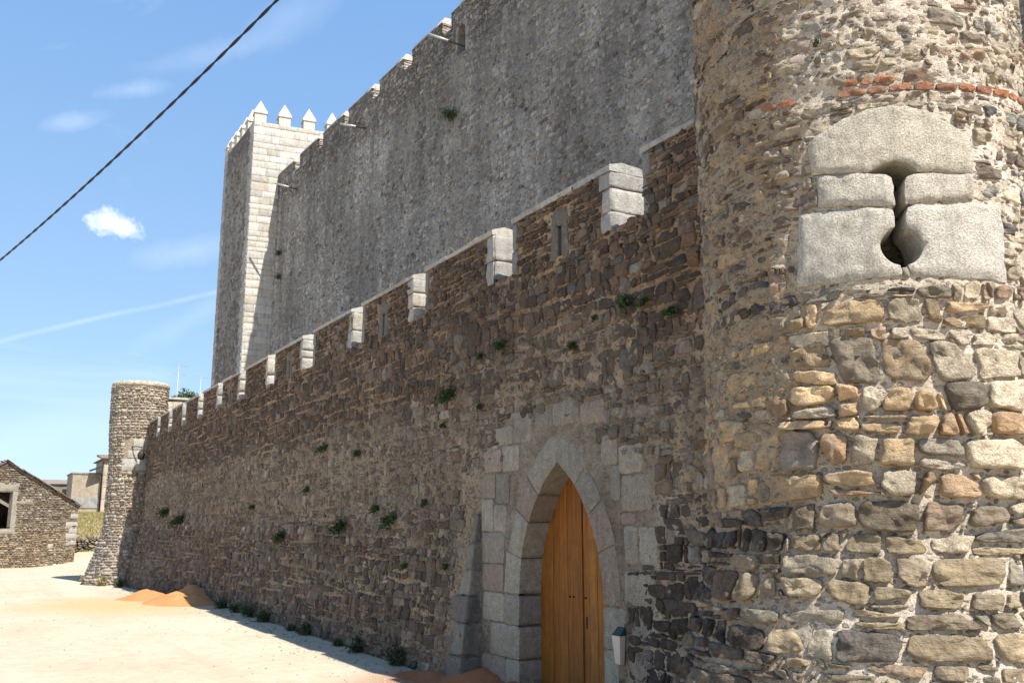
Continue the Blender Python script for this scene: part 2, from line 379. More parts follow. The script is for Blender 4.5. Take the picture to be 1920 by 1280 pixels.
def build_stones(polys, surf, joint, hfn, colfn, NA=12, rings=((1, -.045), (1.0, .3), (.86, .86), (.5, 1.0)), prange=(5, 12),
                 rough=.05, relief=.25, seed=1, jag=.7):
    """polys: list of (u,v) polygons.  Returns per-stone vertex arrays (S,K,3), colours (S,4), face template, centres"""
    S = len(polys)
    C = np.array([(sum(a for a, b in p)/len(p), sum(b for a, b in p)/len(p)) for p in polys])
    ME = max(len(p) for p in polys); NX = np.zeros((S, ME)); NY = np.zeros((S, ME)); D = np.full((S, ME), 1e6)
    HW = np.zeros(S); HH = np.zeros(S)
    for i, p in enumerate(polys):
        cx, cy = C[i]; n = len(p)
        ar = sum(p[k][0]*p[(k+1) % n][1]-p[(k+1) % n][0]*p[k][1] for k in range(n)); sg = 1 if ar > 0 else -1
        for k in range(n):
            x0, y0 = p[k]; x1, y1 = p[(k+1) % n]; ex, ey = x1-x0, y1-y0; l = math.hypot(ex, ey)
            if l < 1e-5: continue
            nx, ny = ey/l*sg, -ex/l*sg; NX[i, k] = nx; NY[i, k] = ny; D[i, k] = max(.006, nx*(x0-cx)+ny*(y0-cy)-joint/2)
        HW[i] = max(a for a, b in p)-min(a for a, b in p); HH[i] = max(b for a, b in p)-min(b for a, b in p)
    th = np.arange(NA)/NA*2*math.pi
    dx = HW[:, None]/2*np.cos(th); dy = HH[:, None]/2*np.sin(th)
    pw = RNG.uniform(prange[0], prange[1], (S, 1))
    q = np.maximum((NX[:, :, None]*dx[:, None, :]+NY[:, :, None]*dy[:, None, :])/D[:, :, None], 0)
    t = 1/np.maximum(np.sum(q**pw[:, :, None], axis=1), 1e-9)**(1/pw)
    t = t*(1+rough*(RNG.random((S, NA))*2-1))
    OX = dx*t; OY = dy*t
    au = C[:, :1]+OX; av = C[:, 1:]+OY; jg = 1+jag*(fbm(au*16, av*16, 301, 3)-.5)*np.minimum(.12/np.sqrt(HW*HH), 1)[:, None]
    OX = OX*jg; OY = OY*jg
    hh = hfn(C[:, 0], C[:, 1]); col = colfn(C[:, 0], C[:, 1], HW, HH)
    tx = RNG.uniform(-1, 1, (S, 1))*.25; ty = RNG.uniform(-1, 1, (S, 1))*.25
    Vs = []
    for (s, f) in rings:
        u = C[:, :1]+OX*s; v = C[:, 1:]+OY*s
        if f < 0: d = np.full_like(u, f)
        else:
            tilt = 1+(tx*OX/HW[:, None]*2+ty*OY/HH[:, None]*2)*s
            d = hh[:, None]*f*tilt + relief*(fbm(u*11, v*13, 201, 3)-.5)*2.2*min(hh.max(), .05)*(1 if f > .5 else .3)
        Vs.append(np.stack(surf(u, v, d), -1))
    d = hh[:, None]+relief*(fbm(C[:, :1]*11, C[:, 1:]*13, 201, 3)-.5)*2.2*min(hh.max(), .05); Vs.append(np.stack(surf(C[:, :1], C[:, 1:], d), -1))
    V = np.concatenate(Vs, 1); nr = len(rings)
    fq = []; ft = []
    for r in range(nr-1):
        for k in range(NA):
            a, b = r*NA+k, r*NA+(k+1) % NA; fq += [(a, b, b+NA), (a, b+NA, a+NA)]
    for k in range(NA): fq.append(((nr-1)*NA+k, (nr-1)*NA+(k+1) % NA, nr*NA))
    P = np.stack(surf(C[:, 0], C[:, 1], 0*C[:, 0]), -1)
    return V, col, np.array(fq, np.int32), P, HW*HH, C
def place_stones(B, parent, mat, nparts, part='stone', rest='rubble_stones', smooth=False, facing=None):
    V, col, F, P, A, C = B; S, K, _ = V.shape
    sc, vis = px_scale(P); area = A*sc*sc*vis
    if facing is not None: area = area*facing(P)
    order = np.argsort(-area); top = [i for i in order[:nparts] if area[i] > 60]
    for i in top:
        c = np.tile(col[i], (K, 1)); mesh(part, V[i], F, mat, parent, c, smooth)
    m = np.ones(S, bool); m[top] = False; idx = np.nonzero(m)[0]
    if len(idx):
        W = V[idx].reshape(-1, 3); FF = (F[None]+(np.arange(len(idx))*K)[:, None, None]).reshape(-1, 3)
        mesh(rest, W, FF, mat, parent, np.repeat(col[idx], K, 0), smooth, kind='stuff')
def grid_surface(name, us, vs, surf, depth, colf, mat, parent, hole=None, kind=None):
    U, Vv = np.meshgrid(us, vs); d = depth(U, Vv); X, Y, Z = surf(U, Vv, d)
    P = np.stack([X, Y, Z], -1).reshape(-1, 3); nu, nv = len(us), len(vs)
    i = (np.arange(nv-1)[:, None]*nu+np.arange(nu-1)[None, :]).ravel(); F = np.stack([i, i+1, i+nu+1, i+nu], -1)
    if hole is not None:
        cu = (U[:-1, :-1]+U[1:, 1:])/2; cv = (Vv[:-1, :-1]+Vv[1:, 1:])/2; F = F[~hole(cu, cv).ravel()]
    c = colf(U.ravel(), Vv.ravel()); return mesh(name, P, F, mat, parent, c, True, kind)

def resample(poly, res, rnd=1):
    P = [Vector((a, b)) for a, b in poly]
    for _ in range(rnd):
        Q = []
        for k in range(len(P)):
            a, b = P[k], P[(k+1) % len(P)]; l = (b-a).length; f = min(.25, .03/l if l > 0 else .25)
            Q += [a+(b-a)*f, b+(a-b)*f]
        P = Q
    out = []
    for k in range(len(P)):
        a, b = P[k], P[(k+1) % len(P)]; n = max(1, int(round((b-a).length/res)))
        for j in range(n): out.append(a+(b-a)*(j/n))
    return out
def block_poly(name, outline, surf, h, mat, parent, col, res=.05, skirt=.06, edge=.015, rough=.006, rnd=1, seed=0, wob=.004, label=None):
    O = resample(outline, res, rnd)
    O = [p+Vector((mnoise.noise(Vector((p.x*9, p.y*9, seed)))*wob, mnoise.noise(Vector((p.x*9, p.y*9, seed+7.7)))*wob)) for p in O]
    n = len(O); ax = np.array([p.x for p in O]); ay = np.array([p.y for p in O])
    bx = np.roll(ax, -1); by = np.roll(ay, -1)
    gx = np.arange(ax.min()+res/2, ax.max(), res); gy = np.arange(ay.min()+res/2, ay.max(), res)
    G = np.array([(x+random.uniform(-.2, .2)*res, y+random.uniform(-.2, .2)*res) for x in gx for y in gy]) if len(gx) and len(gy) else np.zeros((0, 2))
    def dist_in(Q):
        if len(Q) == 0: return np.zeros(0), np.zeros(0, bool)
        ex, ey = bx-ax, by-ay; L = np.maximum(ex*ex+ey*ey, 1e-12)
        t = np.clip(((Q[:, :1]-ax)*ex+(Q[:, 1:]-ay)*ey)/L, 0, 1)
        d = np.sqrt((Q[:, :1]-ax-t*ex)**2+(Q[:, 1:]-ay-t*ey)**2).min(1)
        cr = ((ay > Q[:, 1:]) != (by > Q[:, 1:])) & (Q[:, :1] < ex*(Q[:, 1:]-ay)/np.where(np.abs(ey) < 1e-12, 1e-12, ey)+ax)
        return d, (cr.sum(1) % 2 == 1)
    d, ins = dist_in(G); G = G[ins & (d > res*.45)]
    # a thin ring just inside the outline for a rounded arris
    verts = O+[Vector((float(a), float(b))) for a, b in G]
    vo, eo, fo, _, _, _ = delaunay_2d_cdt(verts, [(k, (k+1) % n) for k in range(n)], [], 1, 1e-7)
    Q = np.array([(v.x, v.y) for v in vo]); dd, _ = dist_in(Q)
    z = h*(.35+.65*(1-np.exp(-dd/edge)))+rough*(np.array([mnoise.fractal(Vector((q[0]*7, q[1]*7, seed)), 1, 2, 4) for q in Q]))*np.minimum(dd/edge, 1)
    X, Y, Z = surf(Q[:, 0], Q[:, 1], z); P = np.stack([X, Y, Z], -1)
    # outline order for the skirt
    idx = []
    for p in O:
        k = int(np.argmin((Q[:, 0]-p.x)**2+(Q[:, 1]-p.y)**2)); idx.append(k)
    X, Y, Z = surf(Q[idx, 0], Q[idx, 1], np.full(n, -skirt)); PS = np.stack([X, Y, Z], -1); X, Y, Z = surf(Q[idx, 0], Q[idx, 1], np.full(n, -skirt*.45)); PM = np.stack([X, Y, Z], -1)
    m0 = len(P); V = np.concatenate([P, P[idx], PM, PS]); F = [tuple(f) for f in fo if len(f) >= 3]
    for k in range(n):
        j = (k+1) % n
        F.append((m0+k, m0+j, m0+n+j, m0+n+k)); F.append((m0+n+k, m0+n+j, m0+2*n+j, m0+2*n+k))
    c = col if len(col) == 4 else (*col, 1.0)
    o = mesh(name, V, F, mat, parent, c, True)
    if label: o['label'] = label
    return o
def rough_box(name, lo, hi, mat, parent, col, n=5, r=.02, amp=.012, seed=0, rot=None, freq=6.0):
    c = (Vector(lo)+Vector(hi))/2; h = (Vector(hi)-Vector(lo))/2; V = []; F = []; cache = {}
    def vid(p):
        k = tuple(round(a, 4) for a in p)
        if k not in cache:
            q = Vector((p[0]*h.x, p[1]*h.y, p[2]*h.z)); rr = min(r, h.x*.9, h.y*.9, h.z*.9)
            inn = Vector([max(-(h[i]-rr), min(h[i]-rr, q[i])) for i in range(3)]); d = q-inn
            d = d.normalized() if d.length > 1e-9 else Vector((0, 0, 0)); w = inn+d*rr
            nn = mnoise.fractal((w+c)*freq+Vector((seed, 0, 0)), 1, 2, 4); w = w+d*nn*amp
            if rot is not None: w = rot @ w
            cache[k] = len(V); V.append(w+c)
        return cache[k]
    for ax in range(3):
        a, b = (ax+1) % 3, (ax+2) % 3
        for s in (-1, 1):
            for i in range(n):
                for j in range(n):
                    qd = []
                    for (di, dj) in ((0, 0), (1, 0), (1, 1), (0, 1)):
                        p = [0, 0, 0]; p[ax] = s; p[a] = -1+2*(i+di)/n; p[b] = -1+2*(j+dj)/n; qd.append(vid(p))
                    F.append(tuple(qd if s > 0 else qd[::-1]))
    cc = col if len(col) == 4 else (*col, 1.0)
    return mesh(name, np.array([tuple(v) for v in V]), F, mat, parent, cc, True)
def prism(name, poly3a, poly3b, mat, parent, col=(1, 1, 1, 0), smooth=False):
    n = len(poly3a); V = list(poly3a)+list(poly3b); F = [tuple(range(n))[::-1], tuple(range(n, 2*n))]
    for k in range(n): j = (k+1) % n; F.append((k, j, n+j, n+k))
    return mesh(name, np.array(V, float), F, mat, parent, col, smooth)
def tube(name, pts, rad, mat, parent=None, col=(1, 1, 1, 0), seg=8, taper=None):
    V = []; F = []; n = len(pts); up = Vector((0, 0, 1))
    for i, p in enumerate(pts):
        p = Vector(p); t = (Vector(pts[min(i+1, n-1)])-Vector(pts[max(i-1, 0)])).normalized()
        a = t.cross(up if abs(t.z) < .95 else Vector((1, 0, 0))).normalized(); b = t.cross(a)
        r = rad if taper is None else rad*(1+(taper-1)*i/(n-1))
        for k in range(seg): an = 2*math.pi*k/seg; V.append(tuple(p+(a*math.cos(an)+b*math.sin(an))*r))
    for i in range(n-1):
        for k in range(seg): j = (k+1) % seg; F.append((i*seg+k, i*seg+j, (i+1)*seg+j, (i+1)*seg+k))
    F += [tuple(range(seg))[::-1], tuple(range((n-1)*seg, n*seg))]
    return mesh(name, np.array(V), F, mat, parent, col, True)
def pick(palette, u, v, seed, jitter=.16, alpha=0.0):
    """palette list of (weight array or float, rgb)"""
    n = len(u); Wt = np.stack([np.broadcast_to(np.asarray(w, float), (n,)) for w, c, *_ in palette], 1)
    Wt = Wt/Wt.sum(1, keepdims=True); cum = np.cumsum(Wt, 1); r = RNG.random((n, 1)); k = (r > cum).sum(1).clip(0, len(palette)-1)
    rgb = np.array([c for w, c, *_ in palette])[k]; al = np.array([(p[2] if len(p) > 2 else 0.0) for p in palette])[k]
    j = 1+jitter*RNG.normal(0, 1, (n, 1)); hue = 1+np.array([.020, .008, -.022])*RNG.normal(0, 1, (n, 1))
    return np.concatenate([np.clip(rgb*np.clip(j, .55, 1.6)*hue, .01, .8), al[:, None]], 1)

# ------------------------------------------------------------------ ground
def ground_z(x, y):
    x = np.asarray(x, float); y = np.asarray(y, float)
    z = -.30*sstep(25, 42, y)
    z = z+.10*(fbm(x*.11+3, y*.11, 5, 3)-.5)*sstep(8, 30, np.hypot(x, y))*(1-sstep(200, 400, np.hypot(x, y)))
    z = z+.55*sstep(60, 66, y)*sstep(3.0, 6.5, x)                      # rises towards the bank
    z = z+2.7*np.clip((y-66)/14, 0, 1)**.85*sstep(2.5, 6.0, x)
    return z
def build_ground():
    t = np.linspace(-1, 1, 321); g = np.sinh(t*7.2)/math.sinh(7.2)*1800
    X, Y = np.meshgrid(g+4, g+25); Z = ground_z(X, Y)
    n = len(g); i = (np.arange(n-1)[:, None]*n+np.arange(n-1)[None, :]).ravel(); F = np.stack([i, i+1, i+n+1, i+n], -1)
    m, nt, b = mat_new('pale_sandy_ground'); P = coords(nt)
    n1 = noise_n(nt, P, .35, 7, .62); n2 = noise_n(nt, P, 4.0, 7, .7); n3 = noise_n(nt, P, 40, 5, .75)
    c = mixc(nt, ramp(nt, n1, .35, .68, 0, 1), (.56, .48, .37), (.47, .39, .285))
    c = mixc(nt, 1.0, c, mixc(nt, ramp(nt, n2, .3, .7, 0, 1), (.86, .84, .8), (1.1, 1.1, 1.1)), 'MULTIPLY')
    c = mixc(nt, 1.0, c, mixc(nt, ramp(nt, n3, .35, .62, 0, 1), (.84, .82, .78), (1.06, 1.06, 1.06)), 'MULTIPLY')
    sx = N(nt.nodes, 'ShaderNodeSeparateXYZ'); nt.links.new(P, sx.inputs[0])
    mt = N(nt.nodes, 'ShaderNodeMapping'); mt.inputs['Scale'].default_value = (1.0, .06, 1); mt.inputs['Rotation'].default_value = (0, 0, .25); nt.links.new(P, mt.inputs[0])
    nt_ = noise_n(nt, mt.outputs[0], 1.5, 5, .6); c = mixc(nt, mth(nt, 'MULTIPLY', ramp(nt, nt_, .52, .66, 0, 1), .45), c, (.40, .33, .235))
    def ell(cx, cy, rx, ry):
        a = mth(nt, 'DIVIDE', mth(nt, 'SUBTRACT', sx.outputs[0], cx), rx); bb = mth(nt, 'DIVIDE', mth(nt, 'SUBTRACT', sx.outputs[1], cy), ry)
        r = mth(nt, 'SQRT', mth(nt, 'ADD', mth(nt, 'MULTIPLY', a, a), mth(nt, 'MULTIPLY', bb, bb)))
        return mth(nt, 'MULTIPLY', mth(nt, 'ADD', mth(nt, 'SUBTRACT', 1.0, r), mth(nt, 'MULTIPLY', mth(nt, 'SUBTRACT', n2, .5), .9)), 1.6, clamp=True)
    c = mixc(nt, mth(nt, 'MULTIPLY', ell(3.9, 29.0, 3.4, 5.5), .8), c, (.52, .33, .15))     # sand washed out of the heap
    c = mixc(nt, mth(nt, 'MULTIPLY', ell(6.0, 12.2, 1.5, 1.9), .85), c, (.33, .14, .065))
    c = mixc(nt, mth(nt, 'MULTIPLY', ell(5.2, 71, 3.4, 7.5), .7), c, (.26, .24, .12))
    nt.links.new(c, b.inputs['Base Color'])
    bump(nt, mth(nt, 'ADD', n2, mth(nt, 'MULTIPLY', n3, .5)), b, .8, .03)
    o = mesh('ground', np.stack([X, Y, Z], -1).reshape(-1, 3), F, m, None); tag(o, kind='structure')
build_ground()

# ------------------------------------------------------------------ barbican wall
WX, ZS, ZT = 6.41, 5.64, 6.40            # face plane, crenel sill, top of merlon masonry
Y_END = 42.2
GAPS = [(8.11, 8.73), (11.12, 11.68), (14.09, 14.58), (17.06, 17.62), (20.11, 20.84), (23.18, 23.80), (26.14, 26.70), (28.86, 29.40),
        (31.60, 32.17), (34.40, 34.92), (37.00, 37.50), (39.55, 40.05)]
MERL = [(5.6, 8.11)]+[(GAPS[k][1], GAPS[k+1][0]) for k in range(len(GAPS)-1)]+[(40.05, Y_END)]
def wx(Y, z):
    b = .30*np.clip((2.4-z)/2.4, 0, 1.3)*sstep(12.06, 12.12, Y)*(1+.9*sstep(30, 41, Y))
    b = b+.05*np.clip((1.9-z)/2.4, 0, 1)*(1-sstep(8.2, 8.3, Y))
    return WX-b+.035*(fbm(Y*.5, z*.5, 31, 3)-.5)*sstep(6.45, 6.2, z)
def s_bar(u, v, d): return (wx(u, v)-d, u, v)
DOOR_C, DOOR_A, SPR, APEX = 10.0, .95, 1.25, 2.92
rise = APEX-SPR; RAD = (DOOR_A**2+rise**2)/(2*DOOR_A)
def arch_half(z, off=0.0):
    """half width of the pointed opening at height z"""
    z = np.asarray(z, float); R = RAD+off; dz = np.maximum(z-SPR, 0)
    w = np.sqrt(np.maximum(R*R-dz*dz, 0))-(RAD-DOOR_A); return np.where(z < SPR, DOOR_A+off, w)
def in_door(u, v, off=0.0): return (np.abs(u-DOOR_C) < arch_half(v, off)) & (v < APEX+off*1.6)
SLITS = [(9.90, 5.62, 6.02), (15.97, 5.62, 6.02), (21.9, 5.62, 6.02), (27.8, 5.62, 6.0)]
wall = empty('curtain_wall', (WX+.8, 20, 0), 'low crenellated outer wall of brown rubble stone with a pointed wooden door', 'wall')

def keep_bar(u, v):
    m = v < ZT
    for a, b in GAPS: m &= ~((v > ZS-.02) & (u > a-.05) & (u < b+.05))
    for a, b in MERL[1:]: m &= ~((v > ZS+.02) & (((u > a-.1) & (u < a+.24)) | ((u > b-.16) & (u < b+.1))))
    m &= ~((v < 3.35-.35*np.abs(u-9.9)/1.6) & (u > 8.55) & (u < 11.98))
    m &= ~((u > 8.0) & (u < 8.6) & (v > 1.7) & (v < 2.95)); m &= ~((v > 3.2) & (v < 3.58+.1*np.sin(u*7)) & (u > 8.95) & (u < 11.5))
    m &= ~((v < 2.85) & (u > 11.9) & (u < 12.5+.12*(2.8-v)))
    for y, a, b in SLITS: m &= ~((np.abs(u-y) < .26) & (v > a-.1) & (v < b+.24))
    return m
def burial(u, v):
    """how much render covers the stones, 0..1"""
    mid = sstep(1.9, 2.5, v+.25*np.sin(u*.9))*sstep(4.3, 3.6, v+.2*np.sin(u*.6+1))
    a = mid*sstep(30, 12, u)*.5
    a = np.maximum(a, .5*sstep(13.6, 12.4, u)*sstep(7.8, 8.8, u)*sstep(5.0, 4.4, v))
    a = np.maximum(a, .4*mid)
    ash = sstep(12.2, 12.0, u)*sstep(7.9, 8.2, u)*sstep(3.9, 3.6, v)
    return a*(.55+.9*fbm(u*.8, v*1.1, 41, 3))*(1-.75*ash)
def bar_h(u, v): return .024*(1-.55*burial(u, v))*RNG.uniform(.5, 1.4, u.shape)
def bar_col(u, v, hw, hh):
    up = sstep(3.7, 4.2, v); lo = sstep(2.3, 1.8, v); rt = sstep(8.7, 8.2, u)*sstep(2.5, 2.2, v); mid = 1-np.maximum(up, lo)
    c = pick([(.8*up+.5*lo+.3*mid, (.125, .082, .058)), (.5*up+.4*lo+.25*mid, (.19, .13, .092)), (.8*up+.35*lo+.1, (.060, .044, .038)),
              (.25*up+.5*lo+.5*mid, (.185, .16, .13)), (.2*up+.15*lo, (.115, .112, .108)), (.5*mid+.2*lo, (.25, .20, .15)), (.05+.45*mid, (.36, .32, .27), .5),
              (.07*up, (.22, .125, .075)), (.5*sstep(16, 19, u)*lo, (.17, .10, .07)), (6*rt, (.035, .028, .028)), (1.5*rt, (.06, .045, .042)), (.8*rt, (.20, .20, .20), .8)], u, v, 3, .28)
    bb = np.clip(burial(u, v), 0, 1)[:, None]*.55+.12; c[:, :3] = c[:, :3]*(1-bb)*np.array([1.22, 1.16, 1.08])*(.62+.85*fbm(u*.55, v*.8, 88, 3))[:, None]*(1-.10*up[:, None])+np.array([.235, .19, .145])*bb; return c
def bar_mcol(u, v):
    b = burial(u, v)[:, None]; up = sstep(3.6, 4.3, v)[:, None]; rt = (sstep(8.8, 8.2, u)*sstep(2.6, 2.3, v))[:, None]
    n = fbm(u*1.3, v*1.3, 77, 3)[:, None]
    base = np.array([.36, .285, .20])*(1-up)+np.array([.36, .26, .17])*up
    rend = np.array([.255, .21, .165])*(1-n)+np.array([.30, .26, .215])*n
    c = base*(1-np.clip(b*1.3, 0, 1))+rend*np.clip(b*1.3, 0, 1); c = c*(1-rt)+np.array([.40, .345, .29])*rt
    moss = (sstep(.60, .72, fbm(u*1.1+9, v*.6, 91, 4))*sstep(3.2, 1.6, v))[:, None]*.5
    c = c*(1-moss)+np.array([.10, .11, .05])*moss; c = c*(.82+.4*fbm(u*.5, v*.4, 89, 3))[:, None]
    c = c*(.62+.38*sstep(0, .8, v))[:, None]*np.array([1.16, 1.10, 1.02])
    ash = (sstep(12.2, 12.0, u)*sstep(7.9, 8.2, u)*sstep(3.85, 3.6, v)*sstep(1.2, 1.6, v+(u > 8.9)*2))[:, None]; c = c*(1-ash)+np.array([.335, .285, .22])*ash; A_ = ash*.45
    return np.concatenate([c, A_], 1)
def bar_depth(u, v):
    b = burial(u, v); n = (fbm(u*7, v*9, 55, 4)-.5)*(1-.7*sstep(12.2, 12.0, u)*sstep(7.9, 8.2, u)*sstep(3.8, 3.5, v)); n2 = fbm(u*22, v*26, 56, 3)-.5
    return .001+.018*np.clip(b, 0, 1)+n*(.034+.050*b)+n2*.018
def hole_bar(u, v):
    m = in_door(u, v, .04)
    for a, b in GAPS: m |= (v > ZS+.003) & (u > a+.01) & (u < b-.01)
    for y, a, b in SLITS: m |= (np.abs(u-y) < .06) & (v > a-.02) & (v < b+.02)
    return m
def rows_bar(v):
    if v < 2.1: return .14, .18
    if v < 3.0: return .12, .17
    if v < 3.9: return .105, .18
    if v < 5.3: return .17, .20
    return .10, .15
polys = coursed(5.4, Y_END, -.55, ZT+.05, rows_bar, 5, .24, .12, .5)
polys = [p for p in polys if p and len(p) >= 3]
cc = np.array([(sum(a for a, b in p)/len(p), sum(b for a, b in p)/len(p)) for p in polys])
kp = keep_bar(cc[:, 0], cc[:, 1]); polys = [p for p, k in zip(polys, kp) if k]; cc = cc[kp]
near = cc[:, 0] < 15.5
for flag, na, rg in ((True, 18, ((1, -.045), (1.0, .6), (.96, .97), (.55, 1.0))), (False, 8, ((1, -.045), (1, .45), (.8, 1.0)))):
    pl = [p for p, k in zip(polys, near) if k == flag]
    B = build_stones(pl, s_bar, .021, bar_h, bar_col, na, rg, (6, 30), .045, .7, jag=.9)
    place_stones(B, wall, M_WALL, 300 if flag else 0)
us = np.concatenate([np.arange(5.4, 9.0, .03), np.arange(9.0, 14.0, .028), np.arange(14, 20, .045), np.arange(20, Y_END+.05, .08)])
for a, b in GAPS: us = np.concatenate([us, [a, b]])
us = np.unique(np.round(us, 4)); vs = np.concatenate([np.arange(-.7, 2.6, .035), np.arange(2.6, ZS, .04), [ZS], np.arange(ZS+.03, ZT, .05), [ZT]])
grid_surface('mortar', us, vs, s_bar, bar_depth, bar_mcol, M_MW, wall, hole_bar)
# wall core behind the face, with the real doorway left open
def core(x0, x1, y0, y1, z0, z1, mat=M_MW, col=(.33, .28, .22, 0), name='wall_core', parent=None):
    V = [(x, y, z) for x in (x0, x1) for y in (y0, y1) for z in (z0, z1)]
    F = [(0, 1, 3, 2), (4, 6, 7, 5), (0, 4, 5, 1), (2, 3, 7, 6), (0, 2, 6, 4), (1, 5, 7, 3)]
    return mesh(name, V, F, mat, parent or wall, col, False)
core(WX+.10, WX+1.5, 11.02, Y_END+1.5, -.9, 4.6); core(WX+.10, WX+1.5, 4.5, 8.98, -.9, 4.6); core(WX+.10, WX+1.5, 8.98, 11.02, 3.0, 4.6)
for k, (a, b) in enumerate(zip([4.5]+[s[0]+.06 for s in SLITS], [s[0]-.06 for s in SLITS]+[Y_END+1.5])):
    core(WX+.06, WX+.55, a, b, 4.6, ZS-.004)
GCOL = [(.46, .44, .40), (.50, .47, .42), (.42, .40, .37), (.53, .48, .40)]
def gcol(al=1.0, k=None): c = random.choice(GCOL) if k is None else GCOL[k]; j = random.uniform(.88, 1.1); return (c[0]*j, c[1]*j, c[2]*j, al)
for k, (a, b) in enumerate(MERL):
    m = core(WX+.06, WX+.52, a+.05, b-.05, ZS-.004, ZT-.02, name='merlon')
    T = .56
    if k > 0:
        hs = [ZS+random.uniform(.26, .42)] if k % 2 == 0 else [ZS+random.uniform(.20, .30), ZS+random.uniform(.46, .56)]
        zz = [ZS-.02]+hs+[ZT-.02]
        for j in range(len(zz)-1):
            wd = random.uniform(.17, .27)
            rough_box('quoin', (WX-.02-random.random()*.012, a-random.random()*.015, zz[j]+.004), (WX+T+.01, a+wd, zz[j+1]-.004), M_GRAN, m, gcol(.7), 7 if k < 5 else 3, .014, .018, k*3+j)
    if k < len(MERL)-1:
        zz = [ZS-.02, ZS+random.uniform(.3, .45), ZT-.02]
        for j in range(2):
            wd = random.uniform(.10, .18)
            rough_box('quoin', (WX-.018-random.random()*.01, b-wd, zz[j]+.004), (WX+T+.01, b+random.random()*.015, zz[j+1]-.004), M_GRAN, m, (.33, .31, .27, 1), 5 if k < 5 else 3, .03, .014, k*5+j)
    # coping slabs with a sloping top
    y = a-.01; e = b+.01; n = max(1, int(round((e-y)/.95)))
    for j in range(n):
        y0 = y+(e-y)*j/n+(.002 if j else 0); y1 = y+(e-y)*(j+1)/n-.002
        x0 = WX-.035-random.random()*.012; z0 = ZT-.022; dz = random.uniform(-.008, .008)
        ys = np.linspace(y0, y1, 9 if k < 5 else 4); prof = [(x0, z0), (x0-.004, z0+.065+dz), (x0+.20, z0+.125+dz), (x0+.47, z0+.10+dz), (x0+.64, z0+.03), (x0+.64, z0)]
        V = []; F = []
        for yy in ys:
            for q, (px_, pz_) in enumerate(prof):
                w = .010*mnoise.noise(Vector((px_*7, yy*6, pz_*7)))+.005*mnoise.noise(Vector((px_*20, yy*22, pz_*20)))
                V.append((px_+w, yy, pz_+(w*1.2 if q not in (0, 5) else 0)))
        L = len(prof)
        for i in range(len(ys)-1):
            for q in range(L): F.append((i*L+q, i*L+(q+1) % L, (i+1)*L+(q+1) % L, (i+1)*L+q))
        F += [tuple(range(L))[::-1], tuple(range((len(ys)-1)*L, len(ys)*L))]
        mesh('coping_stone', V, F, M_GRAN, m, gcol(.5), False)
# arrow slits framed by granite
for (y, a, b) in SLITS:
    rs = .05 if y < 12 else .09
    for (q, nm) in (([(y+.045, a-.04), (y+.045, b), (y+.20, b+.01), (y+.22, a-.05)], 'slit_jamb'), ([(y-.045, a-.04), (y-.2, a-.05), (y-.19, b), (y-.045, b)], 'slit_jamb'),
                    ([(y-.21, b+.012), (y-.17, b+.20), (y+.16, b+.22), (y+.22, b+.014)], 'slit_lintel')):
        block_poly(nm, q, s_bar, .028, M_GRAN, wall, (.21, .185, .15, 1), rs, .4, .02, .01, 1, y)
# ---- doorway: granite voussoirs, jambs and neighbouring ashlar
def s_wall(u, v, d): return (WX-d, u, v)
def arc_pt(side, ang, off):
    """point on the pointed arch; side +1 = larger Y; ang measured from springing"""
    cx = DOOR_C-side*(RAD-DOOR_A); R = RAD+off
    return (cx+side*R*math.cos(ang), SPR+R*math.sin(ang))
amax = math.acos((RAD-DOOR_A)/RAD)
surr = mesh('door_surround', [(WX+.3, DOOR_C-.96, .0), (WX+.3, DOOR_C-.96, .02), (WX+.28, DOOR_C-.96, .02)], [(0, 1, 2)], M_GRAN, wall, (.45, .43, .4, 1))
DG = [(.42, .36, .275), (.45, .39, .30), (.38, .325, .25), (.45, .395, .31), (.40, .31, .235), (.34, .30, .24)]
def dgc(): c = random.choice(DG); j = random.uniform(.9, 1.1); return (c[0]*j, c[1]*j, c[2]*j, 1)
def sub_block(nm, q, h=.032, res=.055, skirt=.34, rnd=1, surf=s_wall):
    return block_poly(nm, q, surf, h+random.uniform(-.006, .006), M_GRAN, surr, dgc(), res, skirt, .016, .014, rnd, random.random()*50, .014)
for side, cuts, offs in ((1, [0, .24, .50, .72, amax], [.40, .34, .38, .36]), (-1, [0, .30, .55, .78, amax], [.34, .36, .33, .38])):
    for j in range(len(cuts)-1):
        a0, a1 = cuts[j]+.004, cuts[j+1]-(.004 if j < 3 else 0); of = offs[j]
        inner = [arc_pt(side, a0+(a1-a0)*t/8, 0) for t in range(9)]
        if j == 3:
            outer = [arc_pt(side, a1-(a1-a0)*t/4*1.0, of) for t in range(0, 5)]
            outer = [(DOOR_C+side*.004, APEX+of*.98)]+[p for p in outer if side*(p[0]-DOOR_C) > .02]
            inner[-1] = (DOOR_C+side*.004, APEX)
        else: outer = [arc_pt(side, a1-(a1-a0)*t/5, of) for t in range(6)]
        sub_block('voussoir', inner+outer, rnd=0)
for side in (1, -1):
    zc = [-.05, .42, .85, 1.24] if side > 0 else [-.05, .36, .78, 1.24]
    for j in range(3):
        w = (.36, .78, .42)[j] if side > 0 else (.40, .28, .44)[j]
        q = [(DOOR_C+side*DOOR_A, zc[j]+.006), (DOOR_C+side*DOOR_A, zc[j+1]-.006), (DOOR_C+side*(DOOR_A+w), zc[j+1]-.006), (DOOR_C+side*(DOOR_A+w), zc[j]+.006)]
        sub_block('jamb_stone', q)
